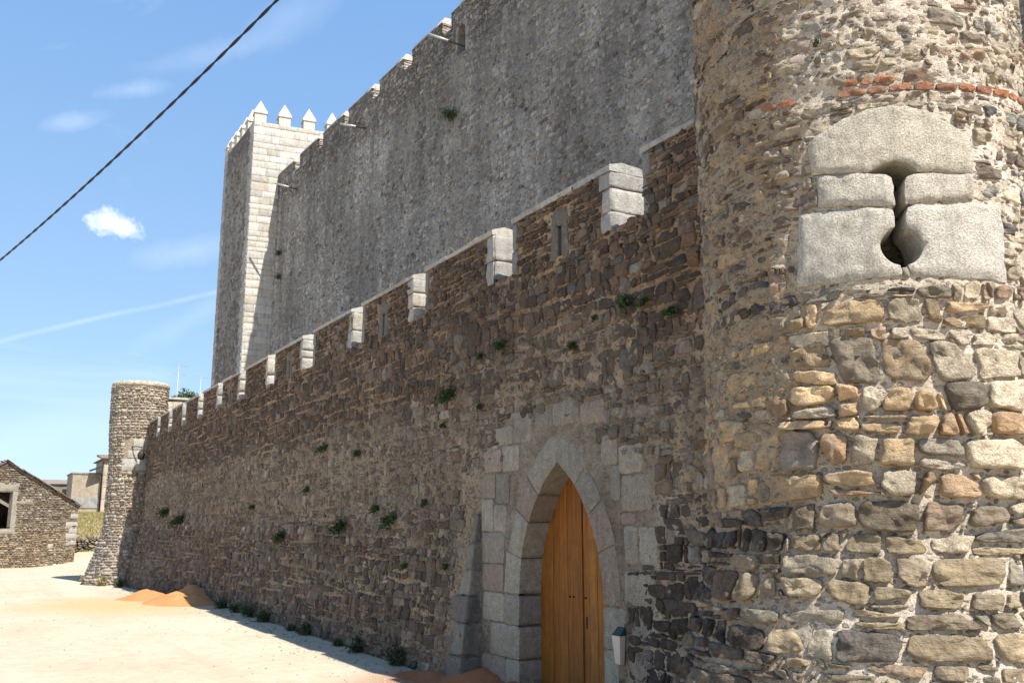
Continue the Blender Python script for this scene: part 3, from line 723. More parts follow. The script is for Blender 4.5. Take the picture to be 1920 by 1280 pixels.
# ashlar round the arch (second ring of plain blocks)
def ashlar(y0, y1, z0, z1, tl=0, skirt=.05, h=.026, surf=s_wall):
    sub_block('ashlar_block', [(y0+.005, z0+.005), (y1-.005, z0+.005), (y1-.005-tl, z1-.005), (y0+.005, z1-.005)], h, .06, skirt, surf=surf)
for q in [(11.32, 11.98, -.05, .42), (11.38, 11.98, 1.25, 1.62), (11.36, 12.0, 1.63, 2.05), (11.3, 11.66, 2.06, 2.42), (11.67, 12.02, 2.06, 2.5),
          (11.37, 11.98, .86, 1.24), (11.22, 11.60, 2.44, 2.85), (11.61, 12.0, 2.52, 2.86), (10.95, 11.42, 2.87, 3.22), (11.43, 11.95, 2.88, 3.20),
          (10.62, 11.1, 3.24, 3.66), (11.12, 11.6, 3.24, 3.5), (8.95, 9.46, 3.34, 3.62), (9.5, 10.1, 3.38, 3.70), (10.12, 10.55, 3.36, 3.62), (8.72, 9.05, 2.83, 3.22), (8.25, 8.70, 2.72, 3.05), (8.10, 8.66, 2.30, 2.70), (8.68, 8.86, 2.42, 2.82), (8.40, 8.69, 2.16, 2.29),
          (8.00, 8.36, 1.70, 2.14), (8.38, 8.62, 1.73, 2.14), (8.05, 8.63, 1.28, 1.66), (8.12, 8.58, .80, 1.24), (8.28, 8.62, .38, .78), (7.62, 7.98, 1.98, 2.2)]:
    if in_door(np.array((q[0]+q[1])/2), np.array((q[2]+q[3])/2), .30): continue
    ashlar(*q, tl=random.uniform(-.02, .02))
# sloping quoins where the battered foot of the wall stops beside the door
bt = lambda z: .30*max(0, (2.4-z)/2.4)
zz = [-.1, .36, .80, 1.17, 1.52, 1.90, 2.30]; 
for j in range(6):
    w = (.50, .34, .50, .30, .22, .10)[j]; z0, z1 = zz[j]+.006, zz[j+1]-.006
    V0 = [(WX+.05, 12.05, z0), (WX-bt(z0)-.035, 12.05, z0), (WX-bt(z0)-.035, 12.05+w, z0), (WX+.05, 12.05+w, z0)]
    V1 = [(WX+.05, 12.05, z1), (WX-bt(z1)-.035, 12.05, z1), (WX-bt(z1)-.035, 12.05+w*.97, z1), (WX+.05, 12.05+w*.97, z1)]
    # subdivided irregular block
    P = []; F = []; n = 6
    def L3(a, b, t): return tuple(a[i]+(b[i]-a[i])*t for i in range(3))
    for i in range(n+1):
        lo = [L3(p, q, i/n) for p, q in zip(V0, V1)]; ring = []
        for k in range(3):
            for t in range(n): ring.append(L3(lo[k], lo[k+1], t/n))
        ring.append(lo[3]); P += ring
    L = 3*n+1
    for i in range(n):
        for k in range(L-1): F.append((i*L+k, i*L+k+1, (i+1)*L+k+1, (i+1)*L+k))
    F.append(tuple(range(L))); F.append(tuple(range(n*L, (n+1)*L)))
    P = [Vector(p) for p in P]; ctr = sum(P, Vector())/len(P)
    for i, p in enumerate(P):
        r_ = min((i//L), n-(i//L)); e = .012 if r_ == 0 else 0
        P[i] = p+(p-ctr).normalized()*(.05*mnoise.fractal(p*4, 1, 2, 4)-e)
    mesh('quoin', [tuple(p) for p in P], F, M_GRAN, surr, ((.25, .215, .17, 1), (.30, .26, .205, .8), (.23, .20, .165, 1), (.37, .32, .25, 1), (.28, .24, .19, .9), (.24, .21, .17, 1))[j], True)
# wooden door, set back in the arch
def wood_mat():
    m, nt, b = mat_new('varnished_pine'); P = coords(nt)
    mp = N(nt.nodes, 'ShaderNodeMapping'); mp.inputs['Scale'].default_value = (1, 14, .8); nt.links.new(P, mp.inputs[0])
    n1 = noise_n(nt, mp.outputs[0], 2.6, 5, .6, .6); mp2 = N(nt.nodes, 'ShaderNodeMapping'); mp2.inputs['Scale'].default_value = (1, 60, 1.2); nt.links.new(P, mp2.inputs[0])
    n2 = noise_n(nt, mp2.outputs[0], 3, 4, .6); at = N(nt.nodes, 'ShaderNodeAttribute', attribute_name='Col')
    c = mixc(nt, ramp(nt, n1, .3, .72, 0, 1), (.19, .058, .010), (.38, .15, .026))
    c = mixc(nt, 1.0, c, mixc(nt, ramp(nt, n2, .3, .7, 0, 1), (.72, .68, .62), (1.15, 1.12, 1.1)), 'MULTIPLY')
    c = mixc(nt, 1.0, c, at.outputs['Color'], 'MULTIPLY')
    n3 = noise_n(nt, P, 1.4, 5, .6); c = mixc(nt, mth(nt, 'MULTIPLY', ramp(nt, n3, .5, .72, 0, 1), .35), c, (.16, .065, .03))
    nt.links.new(c, b.inputs['Base Color']); nb = noise_n(nt, P, 3.2, 6, .7); c2 = mixc(nt, mth(nt, 'MULTIPLY', ramp(nt, nb, .5, .66, 0, 1), .4), c, (.10, .045, .02)); nt.links.new(c2, b.inputs['Base Color'])
    b.inputs['Roughness'].default_value = .6; b.inputs['Specular IOR Level'].default_value = .2
    bump(nt, n2, b, .5, .003); return m
M_WOOD = wood_mat()
door = mesh('door', [(WX+.37, DOOR_C-1, -.1), (WX+.37, DOOR_C+1, -.1), (WX+.37, DOOR_C+1, 1.2), (WX+.37, DOOR_C+.6, 2.4), (WX+.37, DOOR_C, 2.98), (WX+.37, DOOR_C-.6, 2.4), (WX+.37, DOOR_C-1, 1.2)],
            [(0, 1, 2, 3, 4, 5, 6)], M_WOOD, wall, (.25, .25, .25, 0), False)
eds = [10.99, 10.64, 10.475, 10.30, 10.12, 9.962, 9.82, 9.66, 9.44, 9.22, 9.01]
for k in range(len(eds)-1):
    y1, y0 = eds[k]-.0025, eds[k+1]+.0025
    if k == 4: y0 += .006
    if k == 5: y1 -= .006
    top = []
    for t in range(7):
        y = y0+(y1-y0)*t/6; w = abs(y-DOOR_C); R = RAD+.03; h = math.sqrt(max(R*R-(w+RAD-DOOR_A)**2, 0)) if w < DOOR_A+.03 else 0
        top.append((y, SPR+h))
    xf = WX+.325+(.004 if k % 2 else 0)+(.012 if k > 4 else 0)
    A = [(xf, y0, -.08)]+[(xf, y, z) for y, z in top]+[(xf, y1, -.08)]; Bq = [(xf+.03, p[1], p[2]) for p in A]
    j = random.uniform(.82, 1.14); c = (j, j*random.uniform(.93, 1.05), j*random.uniform(.85, 1.1), 0)
    if k == 6: c = (1.25, 1.4, 1.35, 0)
    prism('board', A, Bq, M_WOOD, door, c)
for (y, z) in ((10.245, 1.26), (10.16, 1.262), (9.905, 1.262)):
    tube('bolt', [(WX+.335, y, z), (WX+.31, y, z)], .012, M_IRON, door, seg=8)
tube('keyhole', [(WX+.345, 9.90, .98), (WX+.333, 9.90, .98)], .014, M_IRON, door, seg=8); 
prism('lock_plate', [(WX+.334, 9.885, .90), (WX+.334, 9.915, .90), (WX+.334, 9.915, 1.04), (WX+.334, 9.885, 1.04)], [(WX+.340, 9.885, .90), (WX+.340, 9.915, .90), (WX+.340, 9.915, 1.04), (WX+.340, 9.885, 1.04)], M_IRON, door)
# litter bin fixed beside the door
bn = empty('litter_bin', (6.32, 8.68, .62), 'small cream waste bin with dark slanted lid, right of the wooden door', 'bin')
def taper_box(nm, b0, b1, z0, z1, mat, dz=0.0):
    A = [(b0[0], b0[2], z0), (b0[1], b0[2], z0), (b0[1], b0[3], z0), (b0[0], b0[3], z0)]
    Bq = [(b1[0], b1[2], z1-dz), (b1[1], b1[2], z1), (b1[1], b1[3], z1), (b1[0], b1[3], z1-dz)]
    return prism(nm, A, Bq, mat, bn)
taper_box('body', (6.32, 6.375, 8.64, 8.73), (6.30, 6.375, 8.61, 8.76), .66, .96, M_CREAM)
taper_box('lid', (6.295, 6.378, 8.605, 8.765), (6.32, 6.378, 8.62, 8.75), .963, 1.05, M_TEAL, .06)
# iron pin in the wall near the tower
o = tube('iron_pin', [(6.47, 6.95, 4.87), (6.12, 6.93, 4.85)], .011, M_IRON); tag(o, 'short rusty iron pin sticking out of the wall beside the near round tower', 'iron pin')
print('barbican', round(time.time()-T0, 1))

# ------------------------------------------------------------------ near round tower
TCX, TCY, TR = 6.839, 5.498, 1.404; UA = TR*math.pi/180
NT_TOP = 7.15
def az_of(u): return 220-u/UA
def tr_(z): return TR+.26*np.clip(2.1-z, 0, 3)+.02*np.clip(3-z, 0, 9)
def s_nt(u, v, d):
    a = np.radians(220-u/UA); r = tr_(v)+d+.05*(fbm(u*.9, v*.9, 12, 3)-.5)
    return (TCX+r*np.sin(a), TCY+r*np.cos(a), v+0*u)
ntow = empty('round_tower', (TCX, TCY, 0), 'large round rubble tower close to the camera with a granite keyhole loophole', 'tower')
LEFT = lambda u: sstep(-.55, -.95, u+.12*np.sin(np.asarray(0.)+0))
brick_z = lambda u: 5.503+.10*((u+.15)/1.03)**2*np.where(np.asarray(u) < 0, .9, .42)
def nt_bury(u, v):
    a = .6*sstep(3.8, 4.2, v)*(.3+1.2*fbm(u*3.5, v*4.5, 14, 3))
    a = np.maximum(a, sstep(-.75, -1.05, u)*(.25+.9*fbm(u*1.2, v*1.2, 13, 3))*sstep(2.0, 2.4, v))
    return np.clip(a, 0, 1.2)
def nt_h(u, v):
    low = sstep(3.4, 3.0, v)
    return (.030+.040*low*sstep(2.1, 2.4, v)+.010*low)*(1-.5*nt_bury(u, v))*RNG.uniform(.65, 1.25, u.shape)
def nt_col(u, v, hw, hh):
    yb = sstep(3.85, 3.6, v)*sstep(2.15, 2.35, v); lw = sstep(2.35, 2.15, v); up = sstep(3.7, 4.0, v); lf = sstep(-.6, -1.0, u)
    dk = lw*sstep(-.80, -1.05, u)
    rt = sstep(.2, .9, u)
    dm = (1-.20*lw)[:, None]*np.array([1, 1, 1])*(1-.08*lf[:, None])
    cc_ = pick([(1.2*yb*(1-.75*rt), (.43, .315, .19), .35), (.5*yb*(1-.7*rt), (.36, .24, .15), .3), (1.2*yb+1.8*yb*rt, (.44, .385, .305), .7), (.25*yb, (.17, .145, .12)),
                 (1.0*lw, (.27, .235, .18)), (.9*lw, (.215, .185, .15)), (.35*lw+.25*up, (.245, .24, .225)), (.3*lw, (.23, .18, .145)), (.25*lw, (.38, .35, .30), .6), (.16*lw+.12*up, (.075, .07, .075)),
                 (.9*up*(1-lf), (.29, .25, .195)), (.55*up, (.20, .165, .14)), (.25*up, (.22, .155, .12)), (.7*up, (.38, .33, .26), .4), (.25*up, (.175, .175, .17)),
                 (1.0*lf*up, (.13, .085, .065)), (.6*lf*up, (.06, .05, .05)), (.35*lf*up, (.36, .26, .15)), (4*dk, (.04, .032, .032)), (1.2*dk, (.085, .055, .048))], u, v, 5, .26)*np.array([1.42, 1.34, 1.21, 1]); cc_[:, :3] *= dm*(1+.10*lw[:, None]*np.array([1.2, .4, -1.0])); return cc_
def nt_mcol(u, v):
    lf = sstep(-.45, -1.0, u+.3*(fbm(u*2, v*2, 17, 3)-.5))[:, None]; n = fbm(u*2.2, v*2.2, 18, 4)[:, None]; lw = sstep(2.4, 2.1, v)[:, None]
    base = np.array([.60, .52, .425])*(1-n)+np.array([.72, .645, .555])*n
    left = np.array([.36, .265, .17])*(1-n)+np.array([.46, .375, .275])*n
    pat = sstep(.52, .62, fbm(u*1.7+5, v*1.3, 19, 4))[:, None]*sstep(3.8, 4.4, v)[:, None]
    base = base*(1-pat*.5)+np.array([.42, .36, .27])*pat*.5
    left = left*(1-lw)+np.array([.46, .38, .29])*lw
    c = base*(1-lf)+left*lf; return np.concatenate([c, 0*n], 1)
def nt_depth(u, v):
    q = 1-.85*sstep(.12, .04, np.abs(v-brick_z(u)-.03)); q = q*(1-.9*((np.abs(u) < .85) & (v > 3.95) & (v < 5.40)))
    b = nt_bury(u, v)*q; n = (fbm(u*6, v*8, 21, 4)-.5)*(.3+.7*q); n2 = fbm(u*24, v*30, 22, 3)-.5
    return -.001+.024*b+n*(.020+.045*b)+n2*(.014+.045*b)
def hole_nt(u, v):
    m = (np.hypot(u-.0, v-4.215) < .165) | ((u > -.05) & (u < .08) & (v > 4.05) & (v < 4.84)) | ((u > -.19) & (u < .165) & (v > 4.765) & (v < 4.9))
    return m
def keep_nt(u, v):
    m = v < NT_TOP-.02
    m &= ~((u > -.64) & (u < .62) & (v > 4.84) & (v < 5.38-.42*np.abs(u)**1.6))
    m &= ~((u > -.62) & (u < .62) & (v > 4.5) & (v < 4.90)); m &= ~((u > -.80) & (u < .86) & (v > 3.93) & (v < 4.64))
    bz = 5.503+.10*((u+.15)/1.03)**2*np.where(u < 0, .9, .42)
    m &= ~((np.abs(v-bz) < .062) & (u > -1.05) & (u < 1.4)); m &= ~((np.abs(v-bz-.085) < .04) & (u > -.36) & (u < .12))
    m &= ~((np.abs(v-3.395-.03*u*u) < .032) & (u > -1.1) & (u < .35))
    return m
def rows_nt(v):
    if v < 2.2: return .155, .26
    if v < 3.30: return .20, .25
    if v < 3.9: return .17, .24
    return .12, .185
polys = coursed(-2.6, 2.6, -.3, NT_TOP, rows_nt, 3, .22, .12, .5); cc = np.array([(sum(a for a, b in p)/len(p), sum(b for a, b in p)/len(p)) for p in polys])
kp = keep_nt(cc[:, 0], cc[:, 1]); polys = [p for p, k in zip(polys, kp) if k]
B = build_stones(polys, s_nt, .036, nt_h, nt_col, 28, ((1, -.05), (1.0, .5), (.965, .85), (.84, .97), (.6, 1.0), (.3, 1.0)), (3.2, 18), .03, .8, jag=.8)
def nt_face(P): n = np.stack([P[:, 0]-TCX, P[:, 1]-TCY], 1); return ((n[:, 0]*(-TCX)+n[:, 1]*(-TCY)) > -.6).astype(float)
place_stones(B, ntow, M_NEAR, 285, facing=nt_face)
grid_surface('mortar', np.concatenate([np.arange(-3.2, -1.9, .05), np.arange(-1.9, 2.0, .018), np.arange(2.0, 3.9, .05)]), np.arange(-.4, NT_TOP+.01, .019), s_nt, nt_depth, nt_mcol, M_MN, ntow, hole_nt)
# solid core with a dark shaft behind the loophole, and the wall top
def lathe(name, cx, cy, prof, seg, mat, parent, col):
    V = [(cx+r*math.sin(2*math.pi*k/seg), cy+r*math.cos(2*math.pi*k/seg), z) for r, z in prof for k in range(seg)]
    F = [(i*seg+k, i*seg+(k+1) % seg, (i+1)*seg+(k+1) % seg, (i+1)*seg+k) for i in range(len(prof)-1) for k in range(seg)]
    return mesh(name, V, F, mat, parent, col, True)
lathe('inner_wall', TCX, TCY, [(.02, 3.2), (.85, 3.2), (.85, 6.2), (TR-.1, 6.6), (TR+.03, NT_TOP), (TR+.03, NT_TOP+.02), (.6, NT_TOP+.02), (.02, NT_TOP+.02)], 48, M_MN, ntow, (.3, .27, .22, 0))
loop = mesh('loophole', [(TCX, TCY, 4.2), (TCX+.01, TCY, 4.2), (TCX, TCY+.01, 4.2)], [(0, 1, 2)], M_GRAN, ntow, (.45, .43, .4, 1))
def lb(q, rnd=0, c=(.47, .435, .375), nm='granite_block', res=.03, h=.036, seed=0, skirt=.42):
    block_poly(nm, q, s_nt, h, M_GRAN, loop, (c[0]*1.24, c[1]*1.205, c[2]*1.15, .85), res, skirt, .007, .016, rnd, seed, .016)
def arc(cx, cy, r, a0, a1, n): return [(cx+r*math.cos(R_(a0+(a1-a0)*t/n)), cy+r*math.sin(R_(a0+(a1-a0)*t/n))) for t in range(n+1)]
lb([(-.62, 4.875), (-.19, 4.815), (-.14, 4.85), (-.08, 4.885), (0, 4.90), (.08, 4.885), (.13, 4.85), (.165, 4.800), (.60, 4.805), (.63, 4.95), (.60, 5.09), (.50, 5.17), (.30, 5.28), (.12, 5.35), (0, 5.365), (-.14, 5.35), (-.36, 5.29), (-.56, 5.19), (-.635, 5.12)], seed=3, c=(.46, .42, .345))
lb([(-.585, 4.855), (-.3, 4.825), (-.07, 4.788), (-.035, 4.765), (-.025, 4.70), (-.03, 4.535), (-.57, 4.592)], seed=5)
lb([(.60, 4.792), (.12, 4.782), (.075, 4.765), (.052, 4.72), (.048, 4.545), (.585, 4.592)], seed=8, c=(.46, .42, .36))
lb([(-.735, 4.575), (-.10, 4.522), (-.045, 4.495), (-.035, 4.44), (-.04, 4.372)]+arc(0, 4.215, .152, 108, 262, 12)+[(-.012, 4.02), (-.02, 3.985), (-.4, 3.978), (-.785, 3.985)], seed=12, c=(.47, .44, .385), res=.04)
lb([(.845, 4.572), (.12, 4.53), (.055, 4.51), (.042, 4.45), (.045, 4.365)]+arc(0, 4.215, .152, 72, -80, 12)+[(.035, 4.02), (.06, 3.985), (.4, 3.97), (.82, 3.965)], seed=15, c=(.49, .46, .41), res=.04)
lb([(-.008, 4.05), (.022, 4.05), (.04, 3.97), (-.006, 3.97)], seed=2, nm='wedge_stone', res=.02, h=.03, skirt=.2, c=(.36, .33, .28))
BR = [(.46, .17, .075), (.40, .155, .08), (.50, .21, .10), (.34, .15, .09)]
u = -1.02
while u < 1.35:
    w = random.uniform(.13, .22); hb = random.uniform(.05, .064); z0 = float(brick_z(u)); z1 = float(brick_z(u+w)); c = random.choice(BR); j = random.uniform(.8, 1.15)
    if not (-.62 < u < -.5) and random.random() > (.3 if u < -.45 else .06):
        block_poly('brick', [(u, z0-hb/2), (u+w, z1-hb/2), (u+w-.004, z1+hb/2), (u+.004, z0+hb/2)], s_nt, .042, M_NEAR, ntow, (c[0]*j, c[1]*j, c[2]*j, 0), .035, .05, .01, .012, 1, u*9, .012)
    u += w+random.uniform(.012, .03)
for u, w in ((-.34, .12), (-.20, .075), (-.10, .16)):
    z = float(brick_z(u))+.085; block_poly('brick', [(u, z-.028), (u+w, z-.03), (u+w-.006, z+.022), (u+.01, z+.028)], s_nt, .04, M_NEAR, ntow, (.44, .165, .075, 0), .03, .05, .01, .014, 1, u*9, .008)
u = -1.08
while u < .33:
    w = random.uniform(.07, .17); z = 3.395+.03*u*u; c = (.10, .065, .06) if u < -.5 else (.20, .175, .15)
    block_poly('slate', [(u, z-.022), (u+w, z-.022), (u+w-.003, z+.022), (u+.003, z+.02)], s_nt, .04, M_NEAR, ntow, (*c, 0), .03, .05, .008, .01, 1, u*9, .006); u += w+.01
print('near tower', round(time.time()-T0, 1))

# ------------------------------------------------------------------ far round tower
FCX, FCY = 6.12, 43.4
def fr(z):
    z = np.asarray(z, float); return 1.06+.10*sstep(4.5, 7.5, z)+.30*np.clip(1.95-z, 0, 3)
ftow = empty('round_tower', (FCX, FCY, -.3), 'small far round tower of pale rubble with a flat rim, ending the low wall', 'tower')
def s_ft(u, v, d):
    a = np.radians(200-u/1.1*180/math.pi); r = fr(v)+d+.05*(fbm(u, v, 25, 3)-.5); return (FCX+r*np.sin(a), FCY+r*np.cos(a), v+0*u)
def ft_col(u, v, hw, hh):
    lo = sstep(2.1, 1.7, v); return pick([(1, (.42, .355, .27)), (.8, (.34, .28, .215)), (.5+.6*lo, (.26, .22, .19)), (.4, (.48, .42, .33), .5), (.45*lo, (.13, .12, .115)), (.25*(1-lo), (.36, .24, .17))], u, v, 4)
polys = coursed(-3.4, 3.4, -.9, 7.95, lambda v: (.12, .2), 7, .2, .1, .4, .6); cc = np.array([(sum(a for a, b in p)/len(p), sum(b for a, b in p)/len(p)) for p in polys])
kp = ~((cc[:, 0] > -.35) & (cc[:, 0] < .75) & (cc[:, 1] > 4.35) & (cc[:, 1] < 5.75)) & (cc[:, 1] < 7.95)
polys = [p for p, k in zip(polys, kp) if k]
B = build_stones(polys, s_ft, .03, lambda u, v: RNG.uniform(.025, .05, u.shape), ft_col, 8, ((1, -.05), (1, .4), (.8, 1)), (4, 10), .06, .3)
place_stones(B, ftow, M_FAR, 180)
def ft_mcol(u, v): c = np.tile([.44, .38, .30, 0], (len(u), 1)); return c
grid_surface('mortar', np.arange(-3.46, 3.47, .06), np.arange(-.9, 8.02, .06), s_ft, lambda u, v: -.008+.03*(fbm(u*6, v*6, 26, 3)-.5), ft_mcol, M_MN, ftow)
lathe('rim', FCX, FCY, [(1.15, 7.98), (1.19, 8.0), (1.19, 8.13), (1.14, 8.20), (.85, 8.2), (.85, 7.6), (.02, 7.6)], 48, M_MN, ftow, (.62, .57, .49, 0))
for q in [(-.33, .20, 4.38, 4.86), (.22, .73, 4.40, 4.84), (-.1, .5, 4.9, 5.22), (.1, .72, 5.26, 5.7)]:
    block_poly('granite_block', [(q[0], q[2]), (q[1], q[2]), (q[1], q[3]), (q[0], q[3])], s_ft, .03, M_GRAN, ftow, (.50, .47, .42, .8), .09, .08, .03, .01, 1, q[0])
lamp = empty('wall_lamp', (6.05, 42.2, 5.3), 'dark wall lantern hanging from an iron bracket on the far round tower', 'lamp')
tube('bracket', [(5.75, 42.5, 5.36), (5.9, 42.1, 5.37), (6.12, 41.85, 5.33)], .022, M_IRON, lamp, seg=6)
tube('hanger', [(6.1, 41.86, 5.33), (6.1, 41.86, 5.16)], .015, M_IRON, lamp, seg=6)
lathe('lantern', 6.1, 41.86, [(.02, 5.20), (.09, 5.15), (.15, 5.02), (.13, 4.86), (.05, 4.80), (.01, 4.79)], 12, M_IRON, lamp, (1, 1, 1, 0))
# low parapet joining tower and curtain wall, pale
lk = empty('link_wall', (7.6, 43.4, 5), 'short pale wall joining the far round tower to the end of the low wall', 'wall')
rough_box('masonry', (7.0, 43.0, -.6), (9.6, 43.7, 7.55), M_MN, lk, (.46, .41, .34, 0), 10, .04, .03, 3)
rough_box('coping', (6.95, 42.93, 7.552), (9.7, 43.77, 7.66), M_GRAN, lk, (.5, .47, .41, .5), 8, .03, .02, 4)
print('far tower', round(time.time()-T0, 1))

# ------------------------------------------------------------------ high keep wall
KA, KM = 16.5, .0454
KZS, KZT = 21.75, 22.42
def s_kw(u, v, d): return (KA-KM*u-d, u+0*v, v+0*u)
kw = empty('keep_wall', (16, 30, 0), 'very high grey crenellated inner wall with iron rods, rising behind the low wall', 'wall')
KG = [(10.3, 10.9), (13.75, 14.4), (17.2, 17.85), (20.65, 21.3), (24.1, 24.75), (27.6, 28.25)]+[(31.15, 31.97), (34.70, 35.57), (38.08, 38.9), (41.75, 42.4), (45.2, 45.85), (48.7, 49.67)]
KME = [(7.0, 10.3)]+[(KG[k][1], KG[k+1][0]) for k in range(len(KG)-1)]+[(49.67, 52.55)]
NICHE = (30.0, 30.62, 20.3, 21.55)
def in_niche(u, v, off=0.0):
    c = (NICHE[0]+NICHE[1])/2; w = (NICHE[1]-NICHE[0])/2+off; sp = NICHE[3]-w
    return (np.abs(u-c) < w) & (v > NICHE[2]-off) & ((v < sp) | (np.hypot(u-c, v-sp) < w))
def kw_keep(u, v):
    m = (v < KZT-.05)
    for a, b in KG: m &= ~((v > KZS-.03) & (u > a-.08) & (u < b+.08))
    m &= ~in_niche(u, v, .2)
    # pale vertical pilaster strip and plain patches show few stones
    r = _h(np.floor(u*7.3), np.floor(v*13.1), 3); strip = sstep(.5, .25, np.abs(u-30.6+.0*v))*(v < 20.2)
    plaster = sstep(.48, .60, fbm(u*.28, v*.22, 61, 4))*sstep(21.2, 20.0, v)
    return m & (r > np.maximum(strip*.9, plaster*.45))
def kw_tone(u, v):
    st = fbm(u*2.2, v*.18, 63, 4); n = sstep(.3, .7, fbm(u*.35, v*.22, 62, 4)); return (.62+.75*st)*(.82+.36*n)
def kw_col(u, v, hw, hh):
    c = kw_col0(u, v, hw, hh); c[:, :3] *= kw_tone(u, v)[:, None]*1.26; return c
def kw_col0(u, v, hw, hh):
    top = sstep(20.3, 21.2, v+.6*(fbm(u*.4, v*.4, 66, 3)-.5)); red = sstep(.62, .7, fbm(u*.8, v*.5, 67, 3))
    return pick([(1.2, (.205, .187, .167)), (1.4, (.255, .235, .21)), (.9, (.315, .293, .262)), (.45, (.14, .127, .115)), (.28, (.075, .07, .066)), (1.3*top, (.125, .10, .085)), (.5*red, (.22, .14, .10)), (.3, (.33, .31, .28), .5)], u, v, 8)
def kw_mcol(u, v):
    n = fbm(u*.35, v*.22, 62, 4)[:, None]; st = fbm(u*2.2, v*.18, 63, 4)[:, None]
    n = sstep(.3, .7, n); c = np.array([.27, .248, .218])*(1-n)+np.array([.41, .385, .345])*n; c = c*(.42+1.16*st)
    top = sstep(19.6, 21.0, v+1.2*(fbm(u*.4, v*.4, 66, 3)-.5))[:, None]; c = c*(1-.55*top*np.array([.9, 1, 1.08]))
    strip = (sstep(.62, .35, np.abs(u-30.7+.15*(fbm(u, v, 3)-.5)))*(v < 20.3))[:, None]*.6; c = c*(1-strip)+np.array([.33, .30, .25])*strip
    return np.concatenate([c, 0*n], 1)
polys = coursed(14.5, 52.6, 5.0, KZT, lambda v: (.165, .22), 15, .2, .14, .45, .6); cc = np.array([(sum(a for a, b in p)/len(p), sum(b for a, b in p)/len(p)) for p in polys])
kp = kw_keep(cc[:, 0], cc[:, 1]); polys = [p for p, k in zip(polys, kp) if k]
B = build_stones(polys, s_kw, .028, lambda u, v: RNG.uniform(.005, .045, u.shape), kw_col, 8, ((1, -.05), (1, .45), (.8, 1)), (6, 20), .08, .3)
place_stones(B, kw, M_KEEP, 290)
def hole_kw(u, v):
    m = in_niche(u, v, .02)
    for a, b in KG: m |= (v > KZS+.003) & (u > a+.01) & (u < b-.01)
    return m
us = np.concatenate([np.arange(7.0, 14, .25), np.arange(14, 52.56, .11)]); 
for a, b in KG: us = np.concatenate([us, [a, b]])
us = np.unique(np.round(us, 4)); vs = np.concatenate([np.arange(-.6, 5, .5), np.arange(5, KZS, .10), [KZS], np.arange(KZS+.1, KZT, .1), [KZT]])
grid_surface('render', us, vs, s_kw, lambda u, v: .012+.085*(fbm(u*2.0, v*2.4, 64, 4)-.5)+.03*(fbm(u*8, v*8, 65, 3)-.5), kw_mcol, M_MK, kw, hole_kw)
def slab_kw(y0, y1, z0, z1, t0, t1, name='core', col=(.26, .24, .22, 0), parent=None):
    x = lambda y: KA-KM*y
    return prism(name, [(x(y0)+t0, y0, z0), (x(y0)+t1, y0, z0), (x(y1)+t1, y1, z0), (x(y1)+t0, y1, z0)], [(x(y0)+t0, y0, z1), (x(y0)+t1, y0, z1), (x(y1)+t1, y1, z1), (x(y1)+t0, y1, z1)], M_MK, parent or kw, col)
slab_kw(7.0, NICHE[0]-.05, -.6, KZS-.004, .10, 2.4); slab_kw(NICHE[1]+.05, 52.9, -.6, KZS-.004, .10, 2.4); slab_kw(NICHE[0]-.05, NICHE[1]+.05, -.6, 20.2, .10, 2.4)
slab_kw(NICHE[0]-.05, NICHE[1]+.05, 20.2, KZS-.004, .55, 2.4, col=(.30, .24, .14, 0))
# niche frame stones
nc = (NICHE[0]+NICHE[1])/2; nw = (NICHE[1]-NICHE[0])/2; nsp = NICHE[3]-nw
niche = mesh('window_niche', [(KA-KM*30.3+.54, 30.2, 20.3), (KA-KM*30.3+.54, 30.21, 20.3), (KA-KM*30.3+.54, 30.2, 20.31)], [(0, 1, 2)], M_GRAN, kw, (.4, .38, .3, 1))
for q in ([(NICHE[0], 20.3), (NICHE[0], nsp), (NICHE[0]-.26, nsp), (NICHE[0]-.26, 20.3)], [(NICHE[1], 20.3), (NICHE[1]+.16, 20.3), (NICHE[1]+.16, nsp), (NICHE[1], nsp)]):
    block_poly('frame_stone', q, s_kw, .05, M_GRAN, niche, (.34, .32, .29, 1), .12, .5, .03, .01, 0, 3)
for a0, a1 in ((0, 60), (60, 120), (120, 180)):
    block_poly('frame_stone', arc(nc, nsp, nw, a0+1, a1-1, 5)+arc(nc, nsp, nw+.2, a1-1, a0+1, 5), s_kw, .05, M_GRAN, niche, (.36, .32, .26, 1), .12, .5, .03, .01, 0, 4)
